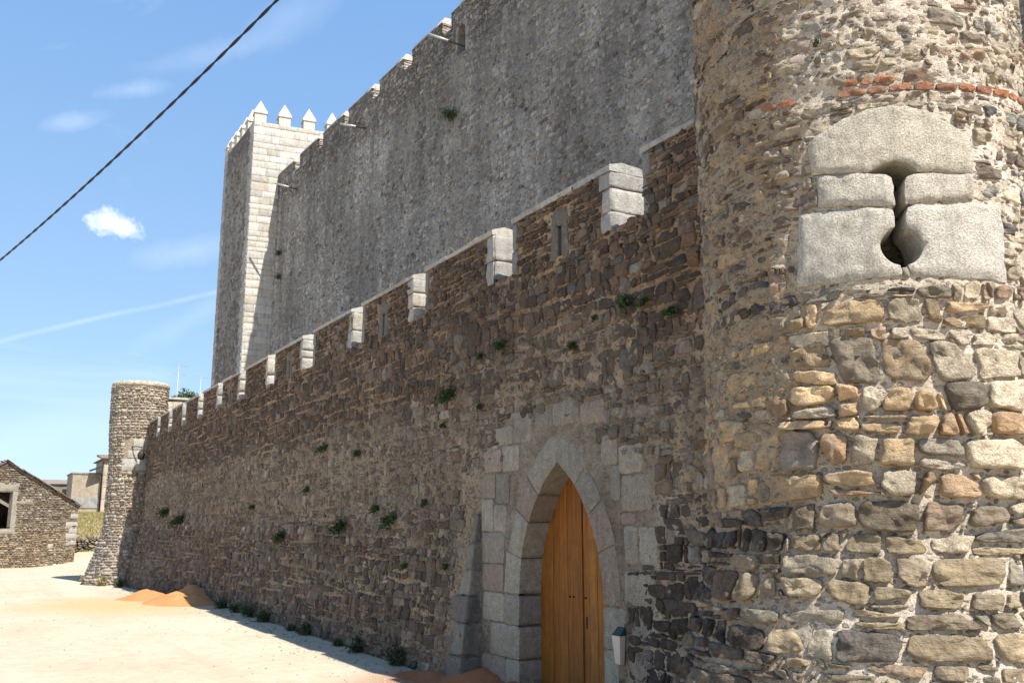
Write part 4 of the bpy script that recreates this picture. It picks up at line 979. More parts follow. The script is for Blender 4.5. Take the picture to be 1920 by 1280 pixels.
for k, (a, b) in enumerate(KME):
    if a < 27: 
        slab_kw(a, b, KZS-.004, KZT, .03, .9, 'merlon', (.2, .18, .16, 0)); continue
    m = slab_kw(a+.06, b-.04, KZS-.004, KZT-.03, .08, .72, 'merlon', (.22, .20, .17, 0)); x = KA-KM*a
    z = KZS; j = 0
    while z < KZT-.10:
        h = random.uniform(.06, .13); h = min(h, KZT-.02-z); c = random.choice([(.58, .53, .44), (.52, .44, .36), (.60, .56, .48), (.46, .34, .28)])
        ins = random.uniform(0, .05)
        rough_box('layer_stone', (x+.0+ins, a-random.uniform(0, .05), z+.006), (x+random.uniform(.66, .74), a+random.uniform(.18, .4), z+h-.006), M_KEEP, m, (*c, .2), 3, .03, .03, k*9+j); z += h; j += 1
    xe = KA-KM*b
    ln = [(x-.05, a-.04, KZT), (x+.80, a-.04, KZT), (xe+.80, b+.03, KZT), (xe-.05, b+.03, KZT)]
    n = 5
    for q in range(n):
        t0, t1 = q/n+.004, (q+1)/n-.004
        ya, yb = a-.04+(b-a+.07)*t0, a-.04+(b-a+.07)*t1; xa, xb = KA-KM*ya, KA-KM*yb; hh = .22+random.uniform(-.03, .03)
        prism('coping_stone', [(xa-.05, ya, KZT-.03), (xa+.8, ya, KZT-.03), (xb+.8, yb, KZT-.03), (xb-.05, yb, KZT-.03)],
              [(xa+.10, ya, KZT+hh), (xa+.55, ya, KZT+hh), (xb+.55, yb, KZT+hh), (xb+.10, yb, KZT+hh)], M_GRAN, m, (.58, .54, .46, .4) if q == 0 else (.20, .18, .155, .3))
for (p, q, w) in (((15.28, 30.05, 20.45), (14.05, 31.1, 21.2), 'highest of the four rods, sticking out below the arched niche of the high wall'), ((14.9, 39.3, 20.5), (13.75, 40.5, 21.0), 'middle rod on the high wall, just below a gap in its crenellation'),
                  ((14.5, 48.7, 20.37), (13.25, 49.7, 20.9), 'rod nearest the white tower on the high wall')):
    pole = empty('iron_rod', p, 'thin iron rod, '+w.replace('highest of the four rods, ', ''), 'iron rod', 'iron rods sticking out of the high wall')
    tube('shaft', [p, tuple(p[i]+(q[i]-p[i])*.5 for i in range(3))], .035, M_IRON, pole, seg=6)
    tube('tip', [tuple(p[i]+(q[i]-p[i])*.5 for i in range(3)), q], .05, M_PALEPOLE, pole, seg=6)  # sunlit outer half of the iron rod, painted with a paler material
print('keep wall', round(time.time()-T0, 1))

# ------------------------------------------------------------------ great tower (five sided)
GZ = 25.62; C0 = (12.56, 52.53); FA = R_(97.2); LA = R_(-1.0)
fdir = (math.sin(FA), math.cos(FA)); ldir = (math.sin(LA), math.cos(LA))
def s_gf(u, v, d): return (C0[0]+fdir[0]*u+fdir[1]*d+0*v, C0[1]+fdir[1]*u-fdir[0]*d+0*v, v+0*u)
def s_gl(u, v, d): return (C0[0]+ldir[0]*u-ldir[1]*d+0*v, C0[1]+ldir[1]*u+ldir[0]*d+0*v, v+0*u)
gt = empty('great_tower', (15, 56, 0), 'tall square-edged pale granite keep tower topped by pyramid-capped merlons', 'tower')
FL, LL = 6.9, 6.8
foot = [(C0[0]+.12, C0[1]+.12), (C0[0]+fdir[0]*FL, C0[1]+fdir[1]*FL+.12), (21.6, 56.5), (17.4, 61.8), (C0[0]+.12+ldir[0]*LL, C0[1]+ldir[1]*LL)]
prism('core', [(x, y, -.5) for x, y in foot], [(x, y, GZ-.05) for x, y in foot], M_MN, gt, (.40, .37, .32, 0))
def courses(u0, u1, v0, v1, h, w, surf, colf, npart, mat=M_ASH, joint=.014, name='ashlar_block', quoin=None):
    pl = []; v = v0; r = 0
    while v < v1-.05:
        hh = h*random.uniform(.65, 1.4); hh = min(hh, v1-v); u = u0; 
        while u < u1-.02:
            ww = w*random.uniform(.55, 1.5); ww = min(ww, u1-u)
            if u1-u-ww < .2: ww = u1-u
            e = .006; pl.append([(u, v+random.uniform(-e, e)), (u+ww, v+random.uniform(-e, e)), (u+ww, v+hh), (u, v+hh)]); u += ww
        v += hh; r += 1
    B = build_stones(pl, surf, joint, lambda a, b: RNG.uniform(.008, .02, a.shape), colf, 16, ((1, -.02), (1, .6), (.95, 1.0)), (22, 30), .012, .2, jag=.05)
    place_stones(B, gt, mat, npart, name, 'ashlar_blocks', True)
def gf_col(u, v, hw, hh): return pick([(1, (.50, .465, .405), .4), (1, (.54, .505, .44), .4), (.4, (.46, .41, .335), .3), (.4, (.42, .395, .35), .5)], u, v, 1, .07)
courses(0, 5.2, 8.0, GZ-.02, .38, .72, s_gf, gf_col, 240)
grid_surface('joints', np.arange(0, 5.3, .25), np.arange(-.5, GZ, .3), s_gf, lambda u, v: 0*u-.0, lambda u, v: np.tile([.50, .46, .39, 0], (len(u), 1)), M_MN, gt)
# left face: quoins, rubble panel between
def gl_keep(cu, cv): return (cu > .75+.2*np.sin(cv*5)) & (cu < LL-.8) & (cv < GZ-.5)
pts = gen_rows(.4, LL-.4, 7.0, GZ, lambda v: (.22, .34), .02, .25); polys = [p for p in cells(pts, .6, 1.5) if p]
cc = np.array([(sum(a for a, b in p)/len(p), sum(b for a, b in p)/len(p)) for p in polys]); kp = gl_keep(cc[:, 0], cc[:, 1]) & (_h(np.floor(cc[:, 0]*9), np.floor(cc[:, 1]*9), 4) > .75*sstep(.42, .55, fbm(cc[:, 0]*.6, cc[:, 1]*.25, 71, 3))*(cc[:, 1] > 13))
polys = [p for p, k in zip(polys, kp) if k]
def gl_col(u, v, hw, hh): return pick([(1, (.20, .17, .14)), (.8, (.13, .11, .10)), (.6, (.28, .25, .21)), (.4, (.17, .11, .085)), (.3, (.36, .34, .30), .5)], u, v, 1)
B = build_stones(polys, s_gl, .05, lambda u, v: RNG.uniform(.02, .06, u.shape), gl_col, 8, ((1, -.05), (1, .45), (.8, 1)), (4, 10), .08, .3)
place_stones(B, gt, M_KEEP, 60, 'rubble_stone', 'rubble_stones')
def gl_m(u, v):
    n = fbm(u*.9, v*.3, 72, 4)[:, None]; c = np.array([.30, .27, .235])*(1-n)+np.array([.40, .375, .335])*n
    tp = sstep(GZ-2.4, GZ-.9, v)[:, None]*((u > .9) & (u < LL-.8))[:, None]; c = c*(1-.45*tp); return np.concatenate([c, 0*n], 1)
grid_surface('render', np.arange(.0, LL+.05, .12), np.arange(-.5, GZ, .15), s_gl, lambda u, v: .01+.05*(fbm(u*3, v*3, 73, 3)-.5), gl_m, M_MK, gt)
for (ua, ub) in ((0.0, .75), (LL-.62, LL)):
    pl = []; v = 7.0; r = 0
    while v < GZ-.05:
        hh = min(.38*random.uniform(.85, 1.2), GZ-.02-v); e = .2 if r % 2 else 0
        pl.append([(ua if ua == 0 else ua-e, v), (ub+e if ua == 0 else ub, v), (ub+e if ua == 0 else ub, v+hh), (ua if ua == 0 else ua-e, v+hh)]); v += hh; r += 1
    B = build_stones(pl, s_gl, .02, lambda a, b: RNG.uniform(.02, .035, a.shape), lambda u, v, a, b: pick([(1, (.42, .40, .36), .4), (1, (.37, .35, .32), .4)], u, v, 1, .07), 16, ((1, -.04), (1, .6), (.95, 1.0)), (22, 30), .01, .2, jag=.05)
    place_stones(B, gt, M_ASH, 40, 'quoin', 'quoins')
# pyramid-capped merlons
def merlon(surf, u0, u1, du):
    """surf coords, inward depth du"""
    a = []; 
    for (uu, dd) in ((u0, 0.02), (u1, .02), (u1, -du), (u0, -du)): x, y, z = surf(np.array(uu), np.array(0.), np.array(dd)); a.append((float(x), float(y)))
    cx = sum(p[0] for p in a)/4; cy = sum(p[1] for p in a)/4; c = (.55, .51, .44, .3)
    ex = lambda p, s: (cx+(p[0]-cx)*s, cy+(p[1]-cy)*s)
    sh = prism('merlon', [(x, y, GZ-.03) for x, y in a], [(x, y, GZ+.50) for x, y in a], M_ASH, gt, c)
    b = [ex(p, 1.17) for p in a]; prism('ledge', [(x, y, GZ+.502) for x, y in b], [(x, y, GZ+.60) for x, y in b], M_ASH, sh, c)
    V = [(x, y, GZ+.602) for x, y in b]+[(cx, cy, GZ+1.45)]
    mesh('pyramid_cap', V, [(0, 1, 4), (1, 2, 4), (2, 3, 4), (3, 0, 4), (3, 2, 1, 0)], M_ASH, sh, c, False)
for u in (.0, 1.42, 2.88, 4.3, 5.7): merlon(s_gf, u, u+.68, .62)
for u in (1.35, 2.65, 3.95, 5.15, LL-.65): merlon(s_gl, u, u+.62, .6)
mesh('roof', [(x, y, GZ-.04) for x, y in foot], [tuple(range(5))], M_MN, gt, (.45, .4, .33, 0), False)
print('great tower', round(time.time()-T0, 1))

# ------------------------------------------------------------------ ruined house, bank, houses behind
RO = (1.9, 61.5); RA = R_(70); rd = (math.sin(RA), math.cos(RA))
def s_ru(u, v, d): return (RO[0]+rd[0]*u+rd[1]*d+0*v, RO[1]+rd[1]*u-rd[0]*d+0*v, v+0*u)
ruin = empty('ruined_house', (0, 61.8, -.3), 'roofless-looking rubble stone house with a granite window frame and sloping gable at far left', 'house')
RU1 = 4.18; rtop = lambda u: 5.62-(np.abs(u+.2))*(2.48/4.28)
WIN = (-.9, .32, 1.92, 3.95)
polys = coursed(-6.5, RU1, -.6, 5.6, lambda v: (.12, .22), 9, .2, .1, .4, .6)
cc = np.array([(sum(a for a, b in p)/len(p), sum(b for a, b in p)/len(p)) for p in polys])
kp = (cc[:, 1] < rtop(cc[:, 0])-.05) & ~((cc[:, 0] > WIN[0]-.25) & (cc[:, 0] < WIN[1]+.25) & (cc[:, 1] > WIN[2]-.3) & (cc[:, 1] < WIN[3]+.5)) & (cc[:, 0] < RU1-.06)
kp &= ~((cc[:, 0] > 3.35) & (cc[:, 1] > 1.0) & (cc[:, 1] < 2.75) & (np.sin(cc[:, 1]*9) > -.2))
polys = [p for p, k in zip(polys, kp) if k]
def ru_col(u, v, hw, hh):
    lo = sstep(2.6, 1.6, v); return pick([(1, (.235, .20, .155)), (.9, (.165, .135, .105)), (.6, (.29, .245, .18)), (.8*lo, (.36, .27, .175)), (.4, (.22, .15, .10)), (.3, (.36, .34, .29))], u, v, 1)
B = build_stones(polys, s_ru, .03, lambda u, v: RNG.uniform(.02, .06, u.shape), ru_col, 7, ((1, -.05), (1, .4), (.8, 1)), (4, 10), .08, .35)
place_stones(B, ruin, M_FAR, 120)
def ru_hole(u, v): return (v > rtop(u)) | ((u > WIN[0]) & (u < WIN[1]) & (v > WIN[2]) & (v < WIN[3]))
def ru_m(u, v): n = fbm(u, v, 5, 3)[:, None]; lo = sstep(2.4, 1.4, v)[:, None]; c = (np.array([.23, .19, .14])*(1-lo)+np.array([.34, .26, .175])*lo)*(.8+.4*n); return np.concatenate([c, 0*n], 1)
grid_surface('mortar', np.arange(-6.5, RU1+.01, .06), np.arange(-.6, 5.7, .06), s_ru, lambda u, v: .04*(fbm(u*5, v*5, 6, 3)-.5), ru_m, M_MW, ruin, ru_hole)
wf = mesh('window', [tuple(float(q) for q in s_ru(np.array(a), np.array(b), np.array(-.5))) for a, b in ((0, 2.5), (.01, 2.5), (0, 2.51))], [(0, 1, 2)], M_GRAN, ruin)
for nm, q in (('frame_post', (.32, .62, 1.9, 4.0)), ('lintel', (-1.1, .62, 4.02, 4.5)), ('sill', (-1.1, .66, 1.62, 1.88)), ('frame_post', (-1.15, -.9, 1.9, 4.0)), ('tie_stone', (.63, 1.5, 3.3, 3.6))):
    block_poly(nm, [(q[0], q[2]), (q[1], q[2]), (q[1], q[3]), (q[0], q[3])], s_ru, .04, M_GRAN, wf, (.33, .305, .25, .7), .12, .45, .03, .01, 1, q[0])
for q in ((3.55, 4.2, 1.30, 1.62), (3.7, 4.2, 1.64, 1.92), (3.5, 4.2, 1.94, 2.28), (3.6, 4.2, .95, 1.27), (3.75, 4.2, 2.5, 2.8), (2.55, 2.85, .75, 1.05)):
    block_poly('quoin', [(q[0], q[2]), (q[1], q[2]), (q[1], q[3]), (q[0], q[3])], s_ru, .05, M_GRAN, ruin, (.42, .40, .36, .8), .12, .1, .03, .012, 1, q[2])
def rp(u, v, back): x, y, z = s_ru(np.array(u), np.array(v), np.array(-back)); return (float(x), float(y), float(z))
prism('side_wall', [rp(RU1-.02, -.6, .03), rp(RU1-.02, -.6, 9), rp(RU1-.5, -.6, 9), rp(RU1-.5, -.6, .5)], [rp(RU1-.02, 3.0, .03), rp(RU1-.02, 3.0, 9), rp(RU1-.5, 3.0, 9), rp(RU1-.5, 3.0, .5)], M_MW, ruin, (.22, .18, .14, 0))
mesh('back_wall', [rp(-6.5, -.6, 9), rp(RU1, -.6, 9), rp(RU1, 3.0, 9), rp(-.2, 5.4, 9), rp(-6.5, 2.5, 9)], [(0, 1, 2, 3, 4)], M_MW, ruin, (.22, .18, .14, 0), False)
rf = mesh('roof', [rp(-.2, 5.66, -.1), rp(RU1+.1, 3.16, -.1), rp(RU1+.1, 3.16, 9), rp(-.2, 5.66, 9), rp(-6.6, 1.9, -.1), rp(-6.6, 1.9, 9), ] , [(0, 1, 2, 3), (4, 0, 3, 5)], M_MW, ruin, (.20, .15, .12, 0), False)
Vt = []; Ft = []; Ct = []
for i in range(15):
    for j in range(36):
        if random.random() < .1: continue
        t = (i+.5)/15; u = -.2+(RU1+.3)*t*1.0; v = 5.70-2.50*t+random.uniform(-.02, .07); bk = j*.25-.12; s = .17*random.uniform(.7, 1.2); b0 = len(Vt); th = .03
        for (du, db) in ((-s, -.11), (s, -.11), (s, .11), (-s, .11)):
            for dz in (0, th+random.uniform(0, .03)): Vt.append(rp(u+du, v-du*.58+dz+random.uniform(-.015, .015), bk+db*random.uniform(.8, 1.1)))
        Ft += [(b0+1, b0+3, b0+5, b0+7), (b0, b0+1, b0+3, b0+2), (b0+2, b0+3, b0+5, b0+4), (b0+4, b0+5, b0+7, b0+6), (b0+6, b0+7, b0+1, b0)]
        c = random.choice([(.20, .16, .13), (.26, .21, .17), (.16, .13, .115), (.30, .17, .115), (.33, .29, .24)]); Ct += [(*c, 0)]*8
mesh('roof_slabs', Vt, Ft, M_FAR, ruin, np.array(Ct), False, kind='stuff')
for i in range(16):
    t = i/16; u = -.2+(RU1+.25)*t; v = 5.64-2.5*t; w = .15
    block_poly('verge_stone', [(u, v-.06), (u+.27, v-.06-.27*.58), (u+.26, v+.09-.27*.58+random.uniform(-.03, .04)), (u+.02, v+.09+random.uniform(-.03, .04))], s_ru, random.uniform(.03, .10), M_FAR, ruin, random.choice([(.26, .21, .17, 0), (.19, .155, .13, 0), (.33, .28, .22, 0), (.30, .17, .12, 0)]), .13, .3, .03, .02, 0, i)

def box(name, lo, hi, mat, parent, col=(1, 1, 1, 0)):
    V = [(x, y, z) for x in (lo[0], hi[0]) for y in (lo[1], hi[1]) for z in (lo[2], hi[2])]
    return mesh(name, V, [(0, 1, 3, 2), (4, 6, 7, 5), (0, 4, 5, 1), (2, 3, 7, 6), (0, 2, 6, 4), (1, 5, 7, 3)], mat, parent, col, False)
M_PL = mortar_material('old_plaster', .02, .5, (.8, .76, .7))
h1 = empty('outbuilding', (8.6, 90, 2.5), 'plain windowless grey-buff rendered block seen beyond the grassy bank', 'house')
box('wall', (7.5, 88, 1.5), (9.72, 93, 6.36), M_PL, h1, (.36, .32, .26, 0)); box('coping', (7.42, 87.92, 6.362), (9.76, 93.08, 6.48), M_PL, h1, (.28, .26, .22, 0))
box('panel', (7.85, 87.93, 3.50), (9.70, 87.995, 4.38), M_PL, h1, (.30, .31, .31, 0))
h2 = empty('farmhouse', (10.8, 88, 2.5), 'narrow pale house corner with tiled eaves and dark canopy, left of the far tower', 'house')
box('wall', (9.78, 87.4, 1.0), (13.5, 93, 7.56), M_PL, h2, (.42, .38, .31, 0))
for k in range(5): box('wall_block', (9.80+.03*(k % 2), 87.375, 2.2+k*1.02), (10.9, 87.399, 3.17+k*1.02), M_PL, h2, (.43+.02*(k % 2), .39, .32, 0))
rfo = box('roof', (9.55, 87.1, 7.562), (13.8, 93.3, 7.66), M_FAR, h2, (.20, .15, .12, 0))
for k in range(10): 
    tube('roof_tile', [(9.60+k*.22, 87.02, 7.72), (9.60+k*.22, 90.5, 8.1)], .12, M_FAR, h2, (.28, .2, .15, 0), seg=8)
cn = prism('canopy', [(8.75, 87.0, 6.55), (9.75, 87.0, 6.95), (9.75, 88.0, 6.95), (8.75, 88.0, 6.55)], [(8.75, 87.0, 6.70), (9.75, 87.0, 7.12), (9.75, 88.0, 7.12), (8.75, 88.0, 6.70)], M_IRON, h2)
tube('downpipe', [(9.74, 87.35, 7.4), (9.74, 87.35, 2.9)], .045, M_IRON, h2, seg=6)
h3 = empty('barn', (6.2, 95, 2), 'low dull grey roofed barn behind the ruin, mostly hidden', 'barn')
box('wall', (2.0, 94, 1.0), (8.05, 98, 5.7), M_PL, h3, (.25, .23, .20, 0))
prism('roof', [(1.9, 93.8, 5.70), (8.15, 93.8, 5.70), (8.15, 98.2, 5.70), (1.9, 98.2, 5.70)], [(1.9, 95.6, 6.15), (8.15, 95.6, 6.15), (8.15, 96.4, 6.15), (1.9, 96.4, 6.15)], M_FAR, h3, (.24, .20, .17, 0))
# low dry-stone revetment on the bank
def s_bk(u, v, d): return (5.6+u, 66.3+u*.35-d+0*v, v+0*u)
rv = empty('dry_stone_wall', (7.5, 66.8, .3), 'tumbled low dry-stone bank wall between the ruin and the far round tower', 'wall')
pts = gen_rows(0, 4.0, -.2, 1.2, lambda v: (.15, .26), .03, .3); polys = [p for p in cells(pts, .4, 1.5) if p]
B = build_stones(polys, s_bk, .03, lambda u, v: RNG.uniform(.06, .16, u.shape), lambda u, v, a, b: pick([(1, (.22, .18, .14)), (.8, (.13, .11, .095)), (.6, (.34, .29, .22))], u, v, 1), 8, ((1, -.2), (1, .4), (.8, 1)), (4, 9), .1, .4)
place_stones(B, rv, M_FAR, 40)
mesh('earth_core', [(5.5, 66.35, -.4), (9.7, 67.8, -.4), (9.7, 67.8, 1.25), (5.5, 66.35, 1.15), (5.5, 67.6, 1.0), (9.7, 69, 1.2), (5.5, 67.6, -.4), (9.7, 69, -.4)], [(0, 1, 2, 3), (3, 2, 5, 4), (0, 3, 4, 6), (1, 7, 5, 2)], M_MW, rv, (.18, .15, .10, 0), False)
print('village', round(time.time()-T0, 1))

# ------------------------------------------------------------------ sand heaps
def heap(name, label, cx, cy, rx, ry, h, peaks, col, res=.07):
    gx = np.arange(-rx*1.25, rx*1.25, res); gy = np.arange(-ry*1.25, ry*1.25, res*1.2); X, Y = np.meshgrid(gx, gy)
    Z = np.zeros_like(X)-.03
    for (px_, py_, ph, pr) in peaks: rr_ = np.hypot((X-px_)/(pr*rx), (Y-py_)/(pr*ry))*(1+.35*(fbm(X*1.6+px_*3, Y*1.6, 9, 3)-.5)); Z = np.maximum(Z, ph*(1-sstep(-.25, 1.05, rr_))/.93-.03)
    Z = Z+.30*h*(fbm(X*3, Y*3, 8, 4)-.5)*np.clip(Z*5, 0, 1)
    base = ground_z(X+cx, Y+cy); n = len(gx); i = (np.arange(len(gy)-1)[:, None]*n+np.arange(n-1)[None, :]).ravel()
    F = np.stack([i, i+1, i+n+1, i+n], -1)
    zf = Z.ravel(); F = F[(zf[F].max(1) > -.029)]
    m, nt, b = mat_new(name+'_sand'); P = coords(nt); n1 = noise_n(nt, P, 3, 6, .7); n2 = noise_n(nt, P, 40, 4, .7)
    c = mixc(nt, ramp(nt, n1, .3, .7, 0, 1), tuple(x*.86 for x in col), tuple(x*1.12 for x in col)); nt.links.new(c, b.inputs['Base Color'])
    bump(nt, mth(nt, 'ADD', n1, mth(nt, 'MULTIPLY', n2, .5)), b, .9, .03)
    o = mesh(name, np.stack([X+cx, Y+cy, Z+base], -1).reshape(-1, 3), F, m); tag(o, label, 'sand heap'); return o
heap('sand_heap', 'heap of orange builder\'s sand against the foot of the wall, half in sunlight', 5.25, 29.3, 1.7, 3.6, .5,
     [(.65, -.5, .50, .6), (.75, .4, .46, .55), (.1, -.8, .34, .6), (-.15, 2.2, .34, .6), (.5, -1.4, .28, .5), (.9, 1.8, .33, .5)], (.50, .225, .085))
heap('sand_heap', 'low mound of reddish sand in shade left of the wooden door', 6.25, 12.0, .9, 1.6, .3,
     [(.1, -.15, .27, .8), (-.2, .7, .12, .8), (.1, -1.0, .2, .5)], (.34, .125, .05), .05)

# ------------------------------------------------------------------ plants
def leaf_clump(name, base, nrm, R, n, mat, ls=.05, up=.5, droop=.0, aspect=.35, stems=8, label=None, cat='plant', group=None, spread=1.0, flat=1.0, parent=None):
    th = empty(name, base, label, cat, group) if parent is None else parent
    nrm = Vector(nrm).normalized(); V = []; F = []; C = []; b = Vector(base)
    tips = []
    for k in range(stems):
        d = (nrm*random.uniform(.2, 1)+Vector((random.uniform(-1, 1), random.uniform(-1, 1), random.uniform(-.5, 1)+up))*spread*.8); d.normalize(); tips.append((d, R*random.uniform(.55, 1.1)))
    for k in range(n):
        d, l = random.choice(tips); t = random.uniform(.12, 1)**.8; p = b+d*l*t+Vector((0, 0, -droop*l*t*t))+Vector([random.gauss(0, 1) for _ in range(3)])*R*.13
        a = (d+Vector([random.gauss(0, .7) for _ in range(3)])).normalized(); s = a.cross(Vector([random.gauss(0, 1) for _ in range(3)])).normalized(); L = ls*random.uniform(.6, 1.4)
        i = len(V); V += [tuple(p-a*L*.5), tuple(p+s*L*aspect*.5), tuple(p+a*L*.5), tuple(p-s*L*aspect*.5)]; F.append((i, i+1, i+2, i+3)); j = random.uniform(.65, 1.35); C += [(j, j*random.uniform(.92, 1.08), j, 0)]*4
    mesh('foliage', V, F, mat, th, np.array(C), False)
    V = []; F = []
    for d, l in tips:
        i = len(V); s = d.cross(Vector((0, 0, 1))).normalized()*.004; q = b+d*l*.9+Vector((0, 0, -droop*l*.8)); w = Vector((0, .003, .003)); V += [tuple(b-s), tuple(b+s), tuple(q+w), tuple(q-w)]; F.append((i, i+1, i+2, i+3))
    mesh('stems', V, F, M_STEM, th, None, False)
    return th
WP = [(8.388, 4.66, .24, 'feathery dark plant, bushiest of the clumps high on the wall near the big round tower'), (8.12, 4.62, .13, 'small sprig just right of the bushiest high wall clump'),
      (7.644, 4.42, .15, 'sparse tuft high on the wall, nearest to the big round tower'), (13.006, 4.15, .34, 'hanging dark shrub high left above the door, longest of the wall plants'),
      (12.03, 4.60, .13, 'small tuft left of a larger round tuft above the door'), (11.4, 4.66, .20, 'round leafy tuft between a small tuft and the arch, high above the door'),
      (9.56, 4.36, .14, 'spiky tuft straight above the point of the door arch'), (12.03, 3.84, .12, 'tiny tuft below the longest hanging wall shrub'), (18.98, 3.72, .24, 'tuft on the rendered band of the wall, left of a smaller one'),
      (17.0, 3.5, .17, 'small tuft on the rendered band, right of a larger one'), (9.08, 4.62, .07, 'tiny sprig on the wall between the arch tuft and the bushy clump'),
      (17.6, 2.1, .38, 'dark weed growing at the top of the sloping wall foot, middle one'), (15.2, 2.25, .34, 'weed on the sloping wall foot nearest the door'), (15.95, 2.45, .2, 'little plant above the weed on the sloping wall foot'),
      (13.92, 2.5, .12, 'tiny tuft above the granite quoins left of the door'), (21.5, 1.9, .34, 'weed on the sloping foot, midway along the wall'), (13.3, 3.7, .09, 'tiny sprig below and left of the hanging shrub'),
      (20.0, 2.9, .16, 'tuft on the wall left of the middle weed'), (24.5, 2.6, .18, 'tuft on the wall far left of the rendered band'), (33.5, 2.3, .55, 'ivy-like growth on the wall foot near the far round tower, lower clump'),
      (36.5, 2.6, .5, 'ivy-like growth on the wall foot beside the far round tower, upper clump'), (14.4, 1.5, .12, 'tiny tuft low on the wall foot left of the quoins'), (12.9, 1.55, .12, 'small weed growing from the quoins beside the door')]
for (y, z, R, lab) in WP:
    x = float(wx(np.array(y), np.array(z)))-.01
    leaf_clump('wall_plant', (x, y, z), (-1, 0, 0), R*.85, int(90+R*1100), M_LEAF, .035+R*.09, .1, .5, .3, 7+int(R*20), lab, 'plant', 'plants growing out of the low wall', .55)
leaf_clump('wall_plant', (15.05, 30.83, 17.75), (-1, 0, 0), .55, 500, M_LEAF, .11, .7, .1, .3, 14, 'dark shrub growing high on the grey inner wall', 'plant', None, .7)
for y, z, lab in ((51.2, 17.3, 'upper dark tuft in the corner between the high wall and the white tower'), (51.1, 15.9, 'lower dark tuft in the corner between the high wall and the white tower')):
    leaf_clump('wall_plant', (KA-KM*y-.05, y, z), (-1, -.4, 0), .38, 220, M_LEAF, .10, .2, .2, .35, 9, lab, 'plant', 'tufts in the tower corner', .7)
leaf_clump('wall_plant', (*[float(q) for q in s_nt(np.array(-.52), np.array(5.95), np.array(.02))],), (-.5, -.8, .3), .07, 130, M_LEAF, .02, .6, 0, .4, 8, 'small bright tuft on the near round tower above the bricks', 'plant', None, .7)
WD = [(15.9, .38, 'dark weed clump at the wall foot, second nearest the door'), (14.15, .30, 'dark weed clump at the wall foot nearest the door'), (16.8, .18, 'low grey weed at the wall foot between larger clumps'),
      (18.75, .36, 'spreading weed clump at the wall foot, middle of the row'), (19.6, .16, 'small weed at the wall foot, fifth from the door'), (21.6, .36, 'tall weed clump at the wall foot beside its twin'),
      (22.9, .38, 'tall weed clump at the wall foot, left of its twin'), (25.6, .42, 'big weed clump at the wall foot just right of the orange sand heap'), (24.3, .3, 'weed between the big clump and the tall pair')]
for (y, R, lab) in WD:
    R *= random.uniform(.75, 1.1); x = float(wx(np.array(y), np.array(.0)))-.06
    th = leaf_clump('weed', (x, y, .0), (-.35, random.uniform(-.6, .6), .6), R, int(350+R*900), M_LEAFD, .09, random.uniform(.1, .7), .15, .16, 20, lab, 'weed', 'weeds along the foot of the low wall', 1.1)
    V = []; F = []
    for k in range(26):
        a = Vector((x-random.random()*.15, y+random.gauss(0, R*.8), 0)); h = random.uniform(.08, .34); t = a+Vector((random.gauss(-.06, .06), random.gauss(0, .08), h)); i0 = len(V)
        V += [tuple(a+Vector((0, -.003, 0))), tuple(a+Vector((0, .003, 0))), tuple(t)]; F.append((i0, i0+1, i0+2))
    mesh('dry_stalks', V, F, M_DRY, th, None, False)
for k, (x, y, R, lab) in enumerate([(4.55, 43.2, .45, 'leftmost green weed clump at the foot of the far round tower'), (5.0, 41.9, .42, 'green weed clump in front of the far round tower'), (5.5, 40.6, .35, 'green weed clump at the corner of far tower and wall')]):
    leaf_clump('weed', (x, y, float(ground_z(x, y))), (0, 0, 1), R, 600, M_GRASS if k < 2 else M_LEAFD, .10, .5, .2, .25, 24, lab, 'weed', 'weeds round the far tower', .9)
# twigs on a merlon top
tw = empty('dry_twigs', (6.65, 12.8, 6.5), 'bare dry twigs lying on top of the low wall beside a granite-ended merlon', 'twigs')
for k in range(7):
    a = Vector((6.6+random.uniform(-.1, .1), 12.2+random.uniform(0, 1.4), 6.49)); bq = a+Vector((random.uniform(-.1, .25), random.uniform(-.3, .6), random.uniform(.03, .24)))
    tube('twig', [tuple(a), tuple((a+bq)/2+Vector((0, 0, .03))), tuple(bq)], .006, M_DRY, tw, (1.2, 1.1, 1, 0), seg=4)
# grass on the bank
def grass(name, n, fn, mat, hmin, hmax, w):
    V = np.zeros((n*3, 3)); C = np.ones((n*3, 4))
    for k in range(n):
        x, y = fn(); z = float(ground_z(x, y)); a = random.uniform(0, math.pi); h = random.uniform(hmin, hmax)
        dx, dy = math.cos(a)*w, math.sin(a)*w; V[k*3] = (x-dx, y-dy, z); V[k*3+1] = (x+dx, y+dy, z); V[k*3+2] = (x+random.gauss(0, .3)*h, y+random.gauss(0, .3)*h, z+h)
        g = random.uniform(.6, 1.4); r = random.random(); C[k*3:k*3+3, :3] = (g, g*(1.1 if r < .5 else .85), g*(.7 if r < .5 else .9))
    o = mesh(name, V, np.arange(n*3).reshape(-1, 3), mat, None, C, False); return o
def bankpt():
    while True:
        x, y = random.uniform(4.6, 11.5), random.uniform(66.5, 84)
        return x, y
o = grass('bank_grass', 26000, bankpt, M_GRASS, .06, .24, .02); tag(o, 'dry yellow-green grass on the slope between ruin and far tower', 'grass', kind='stuff')
